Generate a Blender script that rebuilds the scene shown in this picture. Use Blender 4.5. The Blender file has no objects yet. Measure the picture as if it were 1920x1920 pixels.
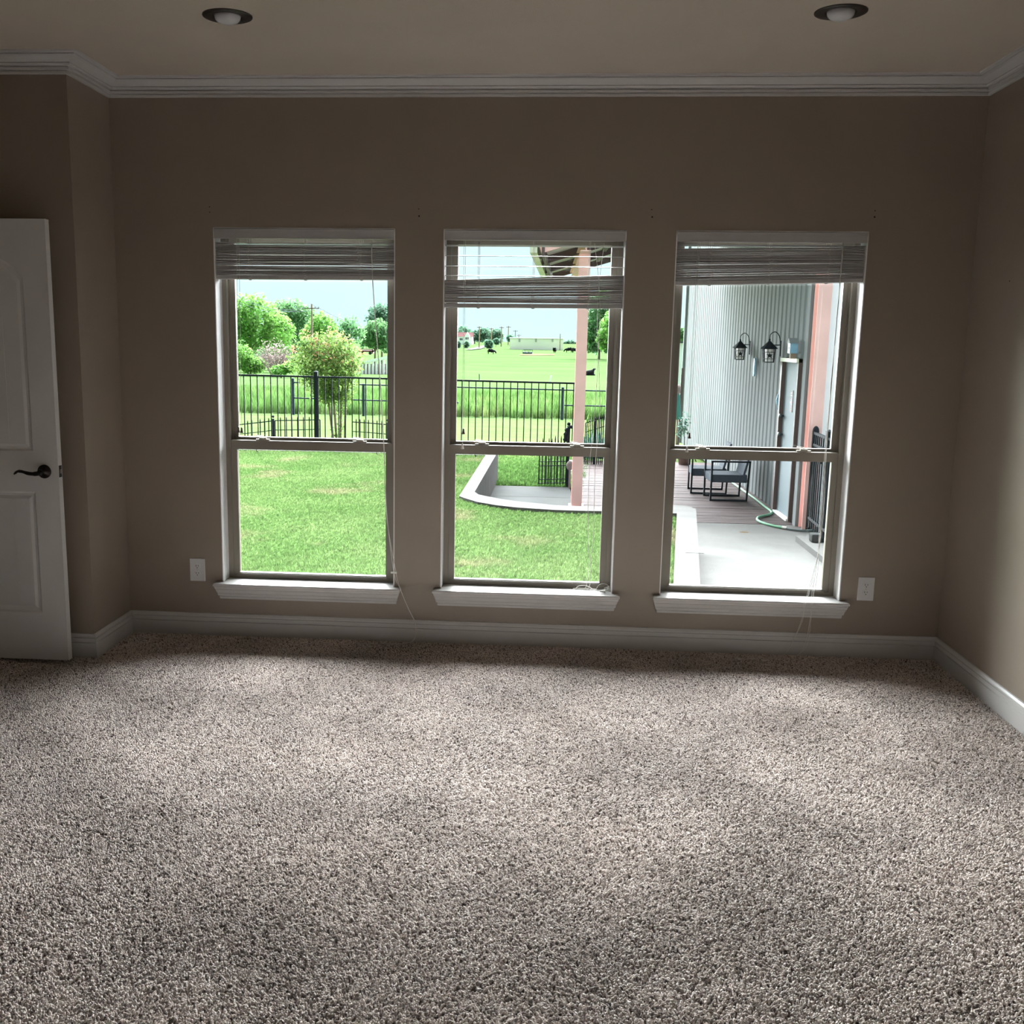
import bpy, bmesh, math, random
import numpy as np
from mathutils import Vector, Matrix
from mathutils.geometry import tessellate_polygon

S = bpy.context.scene
COL = S.collection
random.seed(7)
PI = math.pi

# ---------------------------------------------------------------- camera
CAM = Vector((2.1354, -5.4394, 1.5934))
YAW, PITCH, ROLL = -0.0734, -0.1806, 0.0143
FPX, PPX, PPY = 1988.14, 870.703, 1001.882
fw = Vector((math.sin(YAW)*math.cos(PITCH), math.cos(YAW)*math.cos(PITCH), math.sin(PITCH)))
r0 = Vector((math.cos(YAW), -math.sin(YAW), 0)); u0 = r0.cross(fw)
rt = r0*math.cos(ROLL) + u0*math.sin(ROLL)
up = -r0*math.sin(ROLL) + u0*math.cos(ROLL)
cam = bpy.data.cameras.new('camera'); camo = bpy.data.objects.new('camera', cam); COL.objects.link(camo)
camo.matrix_world = Matrix(((rt.x, up.x, -fw.x, CAM.x), (rt.y, up.y, -fw.y, CAM.y), (rt.z, up.z, -fw.z, CAM.z), (0, 0, 0, 1)))
cam.sensor_width = 36; cam.lens = FPX/1920*36
cam.shift_x = (960-PPX)/1920; cam.shift_y = (PPY-960)/1920
cam.clip_end = 3000; cam.clip_start = 0.05
S.camera = camo

# ---------------------------------------------------------------- light and exposure
S.view_settings.view_transform = 'Standard'
S.view_settings.look = 'None'
S.view_settings.gamma = 1
S.view_settings.use_curve_mapping = False
S.view_settings.exposure = 0.0
W = bpy.data.worlds.new('overcast'); S.world = W; W.use_nodes = True
nt = W.node_tree; nt.nodes.clear()
wo = nt.nodes.new('ShaderNodeOutputWorld'); bg = nt.nodes.new('ShaderNodeBackground')
tc = nt.nodes.new('ShaderNodeTexCoord'); no = nt.nodes.new('ShaderNodeTexNoise'); mp = nt.nodes.new('ShaderNodeMapping')
mp.inputs['Scale'].default_value = (1, 1, 3)
no.inputs['Scale'].default_value = 2.2; no.inputs['Detail'].default_value = 4
cr = nt.nodes.new('ShaderNodeValToRGB')
cr.color_ramp.elements[0].position = 0.3; cr.color_ramp.elements[0].color = (0.64, 0.90, 0.98, 1)
cr.color_ramp.elements[1].position = 0.72; cr.color_ramp.elements[1].color = (0.80, 0.97, 1.0, 1)
nt.links.new(tc.outputs['Generated'], mp.inputs['Vector']); nt.links.new(mp.outputs[0], no.inputs['Vector'])
nt.links.new(no.outputs['Fac'], cr.inputs[0]); nt.links.new(cr.outputs[0], bg.inputs['Color'])
bg.inputs['Strength'].default_value = 1.22
nt.links.new(bg.outputs[0], wo.inputs['Surface'])
sun = bpy.data.lights.new('hazy_sun', 'SUN'); suno = bpy.data.objects.new('hazy_sun', sun); COL.objects.link(suno)
sun.energy = 84.0; sun.angle = math.radians(94); sun.color = (0.94, 0.98, 1.0)
suno.rotation_euler = Vector((-0.05, -0.79, -0.61)).to_track_quat('-Z', 'Y').to_euler()
suno.location = (0, 10, 12)
try:
    S.cycles.max_bounces = 14; S.cycles.diffuse_bounces = 8; S.cycles.transparent_max_bounces = 24
    S.cycles.use_denoising = True
    S.cycles.caustics_reflective = False; S.cycles.caustics_refractive = False
except Exception:
    pass

# ---------------------------------------------------------------- helpers
def at(px, py, Y=None, Z=None, X=None):
    """point of the scene seen at a pixel, on the plane Y=, Z= or X="""
    d = fw + rt*((px-PPX)/FPX) - up*((py-PPY)/FPX)
    t = (Y-CAM.y)/d.y if Y is not None else ((Z-CAM.z)/d.z if Z is not None else (X-CAM.x)/d.x)
    return CAM + d*t

class MB:
    def __init__(s): s.v = []; s.f = []; s.sm = False
    def add(s, vs, fs):
        n = len(s.v); s.v += [tuple(p) for p in vs]; s.f += [tuple(i+n for i in f) for f in fs]; return s
    def box(s, x0, y0, z0, x1, y1, z1):
        return s.add([(x0,y0,z0),(x1,y0,z0),(x1,y1,z0),(x0,y1,z0),(x0,y0,z1),(x1,y0,z1),(x1,y1,z1),(x0,y1,z1)],
                     [(0,3,2,1),(4,5,6,7),(0,1,5,4),(1,2,6,5),(2,3,7,6),(3,0,4,7)])
    def bar(s, p, q, w, d=None, side=None):
        p, q = Vector(p), Vector(q); d = d or w; a = (q-p).normalized()
        x = Vector(side) if side else (Vector((0,0,1)) if abs(a.z) < .9 else Vector((1,0,0)))
        x = (x - a*x.dot(a)).normalized(); y = a.cross(x)
        vs = [e + x*(i*w/2) + y*(j*d/2) for e in (p, q) for i, j in ((-1,-1),(1,-1),(1,1),(-1,1))]
        return s.add(vs, [(3,2,1,0),(4,5,6,7),(0,1,5,4),(1,2,6,5),(2,3,7,6),(3,0,4,7)])
    def tube(s, pts, r, n=6, cap=True):
        pts = [Vector(p) for p in pts]; m = len(pts); rings = []
        rs = r if isinstance(r, (list, tuple)) else [r]*m
        prev = None
        for i, p in enumerate(pts):
            a = (pts[min(i+1, m-1)] - pts[max(i-1, 0)])
            a = a.normalized() if a.length > 1e-9 else Vector((0,0,1))
            if prev is None: x = a.orthogonal().normalized()
            else:
                x = prev - a*prev.dot(a); x = x.normalized() if x.length > 1e-6 else a.orthogonal().normalized()
            prev = x; y = a.cross(x)
            rings.append([p + (x*math.cos(k*2*PI/n) + y*math.sin(k*2*PI/n))*rs[i] for k in range(n)])
        vs = [v for rg in rings for v in rg]; fs = []
        for i in range(m-1):
            for k in range(n):
                fs.append((i*n+k, i*n+(k+1)%n, (i+1)*n+(k+1)%n, (i+1)*n+k))
        if cap: fs += [tuple(reversed(range(n))), tuple((m-1)*n+k for k in range(n))]
        return s.add(vs, fs)
    def lathe(s, prof, c, n=16, axis=(0,0,1)):
        a = Vector(axis).normalized(); x = a.orthogonal().normalized(); y = a.cross(x); c = Vector(c)
        vs = [c + a*h + (x*math.cos(k*2*PI/n) + y*math.sin(k*2*PI/n))*max(r, 1e-5) for r, h in prof for k in range(n)]
        fs = [(i*n+k, i*n+(k+1)%n, (i+1)*n+(k+1)%n, (i+1)*n+k) for i in range(len(prof)-1) for k in range(n)]
        fs += [tuple(reversed(range(n))), tuple((len(prof)-1)*n+k for k in range(n))]
        return s.add(vs, fs)
    def ball(s, c, r, n=10, sc=(1,1,1)):
        m = max(5, n//2); c = Vector(c)
        prof = [(math.sin(PI*i/m), -math.cos(PI*i/m)) for i in range(m+1)]
        vs = [(c.x+r*sc[0]*max(p,1e-4)*math.cos(k*2*PI/n), c.y+r*sc[1]*max(p,1e-4)*math.sin(k*2*PI/n), c.z+r*sc[2]*h) for p, h in prof for k in range(n)]
        fs = [(i*n+k, i*n+(k+1)%n, (i+1)*n+(k+1)%n, (i+1)*n+k) for i in range(m) for k in range(n)]
        return s.add(vs, fs)
    def extrude(s, poly, vec):
        n = len(poly); vec = Vector(vec)
        vs = [Vector(p) for p in poly]; vs += [p+vec for p in vs]
        return s.add(vs, [tuple(reversed(range(n))), tuple(range(n, 2*n))] + [(i, (i+1)%n, n+(i+1)%n, n+i) for i in range(n)])

def finish(name, me, mat, parent=None, smooth=False, ploc=None):
    me.materials.append(mat)
    if smooth:
        me.polygons.foreach_set('use_smooth', [True]*len(me.polygons))
    o = bpy.data.objects.new(name, me); COL.objects.link(o)
    if parent is not None:
        o.parent = parent
        w = parent.get('_w')
        o.matrix_parent_inverse = Matrix.Translation(-Vector(w)) if w is not None else Matrix.Identity(4)
    return o

def obj(name, mb, mat, parent=None, smooth=False, fixn=True, bevel=0):
    me = bpy.data.meshes.new(name); me.from_pydata(mb.v, [], mb.f); me.validate()
    if fixn or bevel:
        bm = bmesh.new(); bm.from_mesh(me)
        if fixn: bmesh.ops.recalc_face_normals(bm, faces=bm.faces)
        if bevel: bmesh.ops.bevel(bm, geom=list(bm.edges), offset=bevel, segments=2, affect='EDGES', profile=.6)
        bm.to_mesh(me); bm.free()
    return finish(name, me, mat, parent, smooth)

def tag(o, label=None, cat=None, group=None, kind=None):
    if label: o['label'] = label
    if cat: o['category'] = cat
    if group: o['group'] = group
    if kind: o['kind'] = kind
    return o

WL = {}
def thing(name, label, cat, loc=(0,0,0), group=None, kind=None):
    o = bpy.data.objects.new(name, None); COL.objects.link(o); o.empty_display_size = .1
    o.location = loc; o['_w'] = tuple(loc)
    return tag(o, label, cat, group, kind)
def struct(name, label, loc=(0,0,0)):
    return thing(name, label, None, loc, None, 'structure')

def copy_tree(o, loc=None, rz=None, parent=None):
    c = o.copy(); COL.objects.link(c)
    if parent: c.parent = parent
    if loc is not None: c.location = loc
    if rz is not None: c.rotation_euler = (0, 0, rz)
    for ch in list(o.children): copy_tree(ch, parent=c)
    return c

def sweep(path, prof, right=True):
    """mitred sweep; prof = (offset from the wall, z); returns the list of rings"""
    n = len(path); rings = []
    P = [Vector((p[0], p[1], 0)) for p in path]
    for i in range(n):
        d1 = (P[i]-P[i-1]).normalized() if i > 0 else None
        d2 = (P[i+1]-P[i]).normalized() if i < n-1 else None
        d1 = d1 or d2; d2 = d2 or d1
        n1 = Vector((d1.y, -d1.x, 0)); n2 = Vector((d2.y, -d2.x, 0))
        b = (n1+n2); b = b/(b.dot(n1)) if b.length > 1e-6 else n1
        rings.append([P[i] + b*o + Vector((0, 0, z)) for o, z in prof])
    return rings
def seg(ra, rb):
    m = len(ra); mb = MB()
    mb.add(list(ra)+list(rb), [(k, (k+1)%m, m+(k+1)%m, m+k) for k in range(m)] + [tuple(reversed(range(m))), tuple(range(m, 2*m))])
    return mb

# ---------------------------------------------------------------- materials
def M(name, col, rough=.6, var=.08, scale=6, bump=0, bscale=60, metal=0, col2=None, stretch=None, island=0, rnd=0, spec=.5, sub=None):
    m = bpy.data.materials.new(name); m.use_nodes = True; nt = m.node_tree
    p = nt.nodes['Principled BSDF']; L = nt.links.new
    p.inputs['Roughness'].default_value = rough; p.inputs['Metallic'].default_value = metal
    p.inputs['Specular IOR Level'].default_value = spec
    tcn = nt.nodes.new('ShaderNodeTexCoord'); mpn = nt.nodes.new('ShaderNodeMapping')
    geo = nt.nodes.new('ShaderNodeNewGeometry')
    L(geo.outputs['Position'], mpn.inputs['Vector'])
    if stretch: mpn.inputs['Scale'].default_value = stretch
    nz = nt.nodes.new('ShaderNodeTexNoise'); nz.inputs['Scale'].default_value = scale; nz.inputs['Detail'].default_value = 5
    L(mpn.outputs[0], nz.inputs['Vector'])
    rp = nt.nodes.new('ShaderNodeValToRGB')
    c2 = col2 or tuple(min(1, c*(1+var)) for c in col)
    c1 = col if col2 else tuple(c*(1-var) for c in col)
    rp.color_ramp.elements[0].position = .35; rp.color_ramp.elements[0].color = (*c1, 1)
    rp.color_ramp.elements[1].position = .65; rp.color_ramp.elements[1].color = (*c2, 1)
    L(nz.outputs['Fac'], rp.inputs[0]); out = rp.outputs[0]
    if island or rnd:
        mul = nt.nodes.new('ShaderNodeHueSaturation')
        mr = nt.nodes.new('ShaderNodeMapRange'); a = island or rnd
        mr.inputs[3].default_value = 1-a; mr.inputs[4].default_value = 1+a
        if island: L(geo.outputs['Random Per Island'], mr.inputs[0])
        else:
            oi = nt.nodes.new('ShaderNodeObjectInfo'); L(oi.outputs['Random'], mr.inputs[0])
        L(mr.outputs[0], mul.inputs['Value']); L(out, mul.inputs['Color']); out = mul.outputs[0]
    L(out, p.inputs['Base Color'])
    if bump:
        bn = nt.nodes.new('ShaderNodeBump'); bn.inputs['Strength'].default_value = bump; bn.inputs['Distance'].default_value = .01
        n2 = nt.nodes.new('ShaderNodeTexNoise'); n2.inputs['Scale'].default_value = bscale; n2.inputs['Detail'].default_value = 3
        L(mpn.outputs[0], n2.inputs['Vector']); L(n2.outputs['Fac'], bn.inputs['Height']); L(bn.outputs[0], p.inputs['Normal'])
    return m

wall_m = M('wall_paint', (.27, .225, .18), .42, .025, 3, .10, 260)
ceil_m = M('ceiling_paint', (.52, .46, .385), .85, .02, 3, .15, 180)
trim_m = M('trim_paint', (.56, .55, .535), .35, .02, 5)
door_m = M('door_paint', (.62, .61, .595), .4, .02, 5, .03, 300)
reveal_m = M('reveal_paint', (.80, .80, .80), .6, .02, 5)
vinyl_m = M('almond_vinyl', (.22, .195, .16), .45, .03, 8)
slat_m = M('slat_white', (.44, .43, .42), .4, .03, 10)
cord_m = M('cord_white', (.70, .68, .64), .7, .04, 90)
plate_m = M('outlet_white', (.60, .60, .60), .35, .02, 10)
dark_m = M('slot_dark', (.01, .01, .01), .8, .2, 10)
bronze_m = M('oiled_bronze', (.018, .015, .013), .35, .2, 30, metal=.6)
trimring_m = M('dark_bronze_ring', (.07, .065, .06), .28, .1, 20, metal=.85)
bulb_m = M('frosted_bulb', (.62, .63, .64), .25, .03, 10)
brass_m = M('latch_steel', (.45, .42, .38), .35, .1, 40, metal=.8)
lock_m = M('lock_almond', (.62, .58, .50), .4, .05, 20)
black_iron = M('black_iron', (.012, .017, .022), .8, .2, 30, spec=.15)
gray_iron = M('grey_pipe_iron', (.03, .045, .065), .8, .2, 20, spec=.15)
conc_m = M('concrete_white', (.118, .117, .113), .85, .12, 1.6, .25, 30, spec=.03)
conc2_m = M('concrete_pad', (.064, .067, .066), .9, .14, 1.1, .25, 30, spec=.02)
curb_m = M('concrete_curb', (.080, .079, .077), .85, .12, 3, .3, 40, spec=.03)
steel_red = M('primer_red_steel', (.80, .50, .465), .75, .06, 2.5, spec=.15)
siding_m = M('galvanized_siding', (.175, .19, .196), .8, .04, 1.0, spec=.03)
whitemetal_m = M('white_metal_panel', (.92, .93, .94), .5, .02, 2)
doorext_m = M('exterior_door_paint', (.17, .215, .24), .7, .02, 2, spec=.2)
doorframe_m = M('brown_door_frame', (.085, .055, .05), .6, .1, 6)
wicker_m = M('grey_wicker', (.06, .075, .095), .85, .25, 90, .8, 120, spec=.1)
hose_m = M('green_hose', (.12, .30, .18), .75, .06, 6)
hosegray_m = M('grey_hose', (.08, .10, .10), .5, .06, 6)
wood_deck = M('brown_deck_boards', (.066, .046, .045), .7, .0, 5, .4, 40, col2=(.105, .086, .087), stretch=(.5, 6, 1), rnd=.14, spec=.03)
roof_under = M('galvanized_roof', (.55, .57, .50), .5, .08, 3)
fascia_m = M('fascia_cream', (.62, .64, .50), .6, .05, 3)
purlin_m = M('dark_purlin', (.09, .06, .06), .7, .1, 5)
bark_m = M('bark', (.16, .12, .09), .9, .25, 12, .5, 30)
pole_m = M('pole_wood', (.27, .20, .15), .85, .15, 3)
cow_m = M('black_hide', (.012, .012, .014), .95, .2, 3, spec=.1)
barn_m = M('cream_barn_siding', (.97, .93, .80), .7, .03, .2)
barnvent_m = M('barn_vent_grey', (.42, .42, .40), .7, .05, .5)
barnroof_m = M('barn_roof', (.07, .08, .08), .9, .05, .5, spec=0)
farmwall_m = M('farmhouse_white', (.95, .95, .95), .7, .03, .3)
farmroof_m = M('farmhouse_roof_red', (.085, .045, .045), .9, .08, .5, spec=0)
glass_dark = M('dark_window_glass', (.05, .06, .07), .15, .1, 2)
road_m = M('pale_gravel', (.11, .107, .10), .95, .08, .5, spec=0)
soil_m = M('pale_soil', (.085, .06, .042), .95, .15, .3, spec=0)
teal_m = M('teal_canvas', (.07, .26, .23), .8, .08, 8)
terra_m = M('clay_pot', (.22, .15, .13), .8, .1, 8)
blue_m = M('pale_blue_paint', (.20, .38, .52), .5, .08, 12)
pinkstone_m = M('pink_stone', (.26, .21, .20), .8, .12, 20)
white_ext = M('white_paint_outside', (.22, .23, .235), .8, .04, 2)
sign_m = M('sign_red', (.20, .035, .05), .5, .05, 20)
feeder_m = M('blue_grey_feeder', (.06, .10, .12), .5, .1, 2)

def glass_material():
    m = bpy.data.materials.new('window_glass'); m.use_nodes = True; nt = m.node_tree; nt.nodes.clear()
    o = nt.nodes.new('ShaderNodeOutputMaterial'); mx = nt.nodes.new('ShaderNodeMixShader')
    t = nt.nodes.new('ShaderNodeBsdfTransparent'); g = nt.nodes.new('ShaderNodeBsdfGlossy'); fr = nt.nodes.new('ShaderNodeFresnel')
    t.inputs['Color'].default_value = (.985, .992, .988, 1); g.inputs['Roughness'].default_value = .02; fr.inputs['IOR'].default_value = 1.35
    nt.links.new(fr.outputs[0], mx.inputs[0]); nt.links.new(t.outputs[0], mx.inputs[1]); nt.links.new(g.outputs[0], mx.inputs[2])
    nt.links.new(mx.outputs[0], o.inputs['Surface']); return m
glass_m = glass_material()

def patchy(name, a, b, c, s1, s2, rough=.95, rnd=.0, stretch=(1,1,1)):
    """green with dry patches: two noises over world position"""
    m = bpy.data.materials.new(name); m.use_nodes = True; nt = m.node_tree; L = nt.links.new
    p = nt.nodes['Principled BSDF']; p.inputs['Roughness'].default_value = rough; p.inputs['Specular IOR Level'].default_value = 0
    geo = nt.nodes.new('ShaderNodeNewGeometry'); mpn = nt.nodes.new('ShaderNodeMapping'); mpn.inputs['Scale'].default_value = stretch
    L(geo.outputs['Position'], mpn.inputs['Vector'])
    def nz(s, lo, hi, det=4):
        n = nt.nodes.new('ShaderNodeTexNoise'); n.inputs['Scale'].default_value = s; n.inputs['Detail'].default_value = det
        L(mpn.outputs[0], n.inputs['Vector'])
        r = nt.nodes.new('ShaderNodeMapRange'); r.inputs[1].default_value = lo; r.inputs[2].default_value = hi
        L(n.outputs['Fac'], r.inputs[0]); return r.outputs[0]
    m1 = nt.nodes.new('ShaderNodeMix'); m1.data_type = 'RGBA'; m1.inputs[6].default_value = (*a, 1); m1.inputs[7].default_value = (*b, 1)
    L(nz(s1, .35, .65), m1.inputs[0])
    m2 = nt.nodes.new('ShaderNodeMix'); m2.data_type = 'RGBA'; m2.inputs[7].default_value = (*c, 1)
    L(m1.outputs[2], m2.inputs[6]); L(nz(s2, .56, .74), m2.inputs[0]); out = m2.outputs[2]
    if rnd:
        h = nt.nodes.new('ShaderNodeHueSaturation'); r = nt.nodes.new('ShaderNodeMapRange'); r.inputs[3].default_value = 1-rnd; r.inputs[4].default_value = 1+rnd
        oi = nt.nodes.new('ShaderNodeObjectInfo'); L(oi.outputs['Random'], r.inputs[0]); L(r.outputs[0], h.inputs['Value']); L(out, h.inputs['Color']); out = h.outputs[0]
    L(out, p.inputs['Base Color'])
    if rnd:
        tr = nt.nodes.new('ShaderNodeBsdfTranslucent'); mx = nt.nodes.new('ShaderNodeMixShader'); mx.inputs[0].default_value = .5
        L(out, tr.inputs['Color']); L(p.outputs[0], mx.inputs[1]); L(tr.outputs[0], mx.inputs[2]); L(mx.outputs[0], nt.nodes['Material Output'].inputs['Surface'])
    return m
lawn_m = patchy('lawn_green', (.080, .143, .045), (.107, .166, .060), (.185, .17, .10), 1.4, .9, rnd=.3)
mow_m = patchy('mown_field', (.047, .076, .027), (.060, .086, .034), (.066, .062, .034), .5, .35, stretch=(1, 2.5, 1))
past_m = patchy('pasture_green', (.039, .070, .025), (.051, .080, .031), (.032, .060, .021), .12, .2, stretch=(.5, 1.5, 1))
tall_m = patchy('tall_grass_green', (.050, .105, .027), (.073, .135, .040), (.11, .145, .052), .5, .5, rnd=.35)

def leafmat(name, col, col2, island=.35, scale=.6):
    m = M(name, col, .7, 0, scale, col2=col2, island=island, spec=.25)
    nt = m.node_tree; p = nt.nodes['Principled BSDF']; L = nt.links.new
    tr = nt.nodes.new('ShaderNodeBsdfTranslucent'); mx = nt.nodes.new('ShaderNodeMixShader'); mx.inputs[0].default_value = .4
    src = p.inputs['Base Color'].links[0].from_socket
    L(src, tr.inputs['Color']); L(p.outputs[0], mx.inputs[1]); L(tr.outputs[0], mx.inputs[2])
    L(mx.outputs[0], nt.nodes['Material Output'].inputs['Surface'])
    return m
leaf_green = leafmat('leaf_green', (.11, .27, .05), (.19, .36, .09), .5, .3)
leaf_dark = leafmat('leaf_dark', (.085, .20, .085), (.14, .28, .11), .5, .3)
leaf_far = leafmat('leaf_far', (.07, .15, .10), (.10, .19, .12), .4, .1)
leaf_myrtle = leafmat('leaf_myrtle', (.10, .19, .045), (.19, .28, .075), .6, 5)
leaf_pink = leafmat('leaf_coppery', (.33, .16, .10), (.28, .22, .10), .4, 5)
twig_m = leafmat('dead_twig', (.22, .165, .16), (.27, .21, .20), .35, 1)
leaf_blue = leafmat('leaf_blue_green', (.06, .13, .11), (.12, .20, .15), .5, 5)

# ---------------------------------------------------------------- room shell
XL, XR, CEIL = -.075, 4.18, 2.845
XLL, YJ, YREAR = -1.10, -.474, -8.6
WIN = [(.440, 1.366), (1.612, 2.513), (2.758, 3.675)]
ZH, ZS, RD = 2.139, .285, .105
TW = .24
mb = MB()
# back wall with three openings, real thickness
xs = [XL-.15]+[e for w in WIN for e in w]+[XR+.15]
mb.box(xs[0], 0, -.9, xs[-1], TW, ZS); mb.box(xs[0], 0, ZH, xs[-1], TW, 3.3)
for i in range(0, 8, 2): mb.box(xs[i], 0, ZS, xs[i+1], TW, ZH)
wb = tag(obj('wall_back', mb, wall_m), 'beige painted wall with three tall windows', None, None, 'structure')
tag(obj('wall_left_return', MB().box(XL-.15, YJ, 0, XL, 0, CEIL), wall_m), 'short beige wall return facing the right wall', kind='structure')
tag(obj('wall_jog', MB().box(XLL-.15, YJ, 0, XL-.15, YJ+.15, CEIL), wall_m), 'narrow beige wall behind the open white door', kind='structure')
lw = MB()
lw.box(XLL-.15, YREAR, 0, XLL, -1.50, CEIL); lw.box(XLL-.15, -1.50, 2.15, XLL, -.62, CEIL); lw.box(XLL-.15, -.62, 0, XLL, YJ, CEIL)
tag(obj('wall_left', lw, wall_m), 'beige side wall holding the doorway', kind='structure')
tag(obj('wall_right', MB().box(XR, YREAR, 0, XR+.15, 0, CEIL), wall_m), 'beige side wall lit by the windows', kind='structure')
tag(obj('wall_rear', MB().box(XLL-.15, YREAR-.15, 0, XR+.15, YREAR, CEIL), wall_m), 'beige wall opposite the windows', kind='structure')
tag(obj('ceiling', MB().box(XLL-.3, YREAR-.2, CEIL, XR+.3, TW, CEIL+.12), ceil_m), 'plain beige ceiling with two recessed lights', kind='structure')
hall = MB().box(XLL-2.2, -2.6, 0, XLL-2.05, .2, CEIL); hall.box(XLL-2.2, -2.75, 0, XLL-.15, -2.6, CEIL); hall.box(XLL-2.2, .2, 0, XLL-.15, .35, CEIL); hall.box(XLL-2.2, -2.75, CEIL, XLL-.15, .35, CEIL+.1)
tag(obj('wall_hall', hall, wall_m), 'beige hallway walls beyond the doorway', kind='structure')
floor = tag(obj('floor', MB().box(XLL-2.2, YREAR-.2, -.10, XR+.15, 0, 0), M('carpet_backing', (.24, .20, .18), .95, .15, 60)), 'beige carpeted floor', kind='structure')
for i, (hx, hz) in enumerate([(.424, 2.239), (1.485, 2.234), (1.487, 2.200), (2.631, 2.237), (2.635, 2.202), (3.697, 2.237), (3.697, 2.208), (.424, 2.213)]):
    r_ = .0045 if i in (2, 4, 6) else .0028
    obj('screw_hole', MB().lathe([(r_, 0), (r_, .0012), (r_*.6, .0012)], (hx, .0003, hz), 8, (0, -1, 0)), dark_m, wb)
obj('nail_hole', MB().lathe([(.004, 0), (.003, .001)], (XR+.0002, -.433, 1.888), 8, (-1, 0, 0)), dark_m, bpy.data.objects['wall_right'])

# crown moulding and baseboards, mitred round the room
path = [(XLL, YJ), (XL, YJ), (XL, 0), (XR, 0), (XR, YREAR)]
crown = [(0, 2.759), (.012, 2.759), (.013, 2.770), (.008, 2.772), (.008, 2.7755), (.020, 2.7775), (.021, 2.786), (.014, 2.789), (.015, 2.792), (.027, 2.795), (.031, 2.802), (.028, 2.806), (.060, 2.825), (.074, 2.830), (.070, 2.833), (.073, 2.836), (.088, 2.838), (.090, 2.845), (0, 2.845)]
base = [(0, 0), (.015, 0), (.015, .082), (.0095, .084), (.0095, .0862), (.0135, .088), (.0135, .106), (.0085, .108), (.0085, .1098), (.0115, .1115), (.011, .117), (.006, .127), (0, .129)]
rc, rb = sweep(path, crown), sweep(path, base)
for i, nm in enumerate(['jog', 'return', 'back', 'right']):
    tag(obj('trim_%d' % (i+1), seg(rc[i], rc[i+1]), trim_m), 'white crown moulding above the %s wall' % nm, kind='structure')
    tag(obj('baseboard_'+nm, seg(rb[i], rb[i+1]), trim_m), 'white baseboard along the %s wall' % nm, kind='structure')

# ---------------------------------------------------------------- carpet pile
def gn_scatter(name, poly, z, parent, proto, density, seed, scl, lean, lean_noise, kind='stuff'):
    """one object: points over a polygon, each with a leaning copy of the prototype mesh"""
    me = bpy.data.meshes.new(name)
    if isinstance(poly, bpy.types.Mesh): me = poly
    else: me.from_pydata([(x, y, z) for x, y in poly], [], [tuple(range(len(poly)))])
    o = bpy.data.objects.new(name, me); COL.objects.link(o)
    if parent: o.parent = parent
    o['kind'] = kind
    g = bpy.data.node_groups.new(name+'_nodes', 'GeometryNodeTree')
    g.interface.new_socket('Geometry', in_out='INPUT', socket_type='NodeSocketGeometry')
    g.interface.new_socket('Geometry', in_out='OUTPUT', socket_type='NodeSocketGeometry')
    N = g.nodes.new; L = g.links.new
    gi, go = N('NodeGroupInput'), N('NodeGroupOutput')
    dp = N('GeometryNodeDistributePointsOnFaces'); dp.inputs['Density'].default_value = density; dp.inputs['Seed'].default_value = seed
    L(gi.outputs[0], dp.inputs['Mesh'])
    ip = N('GeometryNodeInstanceOnPoints'); L(dp.outputs['Points'], ip.inputs['Points'])
    oi = N('GeometryNodeObjectInfo'); oi.inputs['Object'].default_value = proto; L(oi.outputs['Geometry'], ip.inputs['Instance'])
    # rotation: random spin then a lean whose direction wanders slowly over the surface
    rz = N('FunctionNodeRandomValue'); rz.data_type = 'FLOAT_VECTOR'; rz.inputs[0].default_value = (0, 0, 0); rz.inputs[1].default_value = (0, 0, 6.28)
    L(rz.outputs[0], ip.inputs['Rotation'])
    rv = N('FunctionNodeRandomValue'); rv.data_type = 'FLOAT_VECTOR'; rv.inputs['Seed'].default_value = seed+9
    rv.inputs[0].default_value = (-lean, -lean, 0); rv.inputs[1].default_value = (lean, lean, 0)
    pos = N('GeometryNodeInputPosition'); nz = N('ShaderNodeTexNoise'); nz.inputs['Scale'].default_value = lean_noise[0]; nz.inputs['Detail'].default_value = 2
    L(pos.outputs[0], nz.inputs['Vector'])
    sub = N('ShaderNodeVectorMath'); sub.operation = 'SUBTRACT'; sub.inputs[1].default_value = (.5, .5, .5); L(nz.outputs['Color'], sub.inputs[0])
    mul = N('ShaderNodeVectorMath'); mul.operation = 'MULTIPLY'; mul.inputs[1].default_value = (lean_noise[1], lean_noise[1], 0); L(sub.outputs[0], mul.inputs[0])
    add = N('ShaderNodeVectorMath'); L(mul.outputs[0], add.inputs[0]); L(rv.outputs[0], add.inputs[1])
    ri = N('GeometryNodeRotateInstances'); L(ip.outputs[0], ri.inputs['Instances']); L(add.outputs[0], ri.inputs['Rotation']); ri.inputs['Local Space'].default_value = False; L(pos.outputs[0], ri.inputs['Pivot Point'])
    rs = N('FunctionNodeRandomValue'); rs.data_type = 'FLOAT'; rs.inputs[2].default_value = scl[0]; rs.inputs[3].default_value = scl[1]
    rs.inputs['Seed'].default_value = seed+5
    L(rs.outputs[1], ip.inputs['Scale'])
    L(ri.outputs[0], go.inputs[0])
    md = o.modifiers.new('scatter', 'NODES'); md.node_group = g
    return o

def proto(name, mb, mat, smooth=False):
    me = bpy.data.meshes.new(name); me.from_pydata(mb.v, [], mb.f); me.materials.append(mat)
    if smooth: me.polygons.foreach_set('use_smooth', [True]*len(me.polygons))
    return bpy.data.objects.new(name, me)        # not linked: lives only inside the scatter

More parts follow.
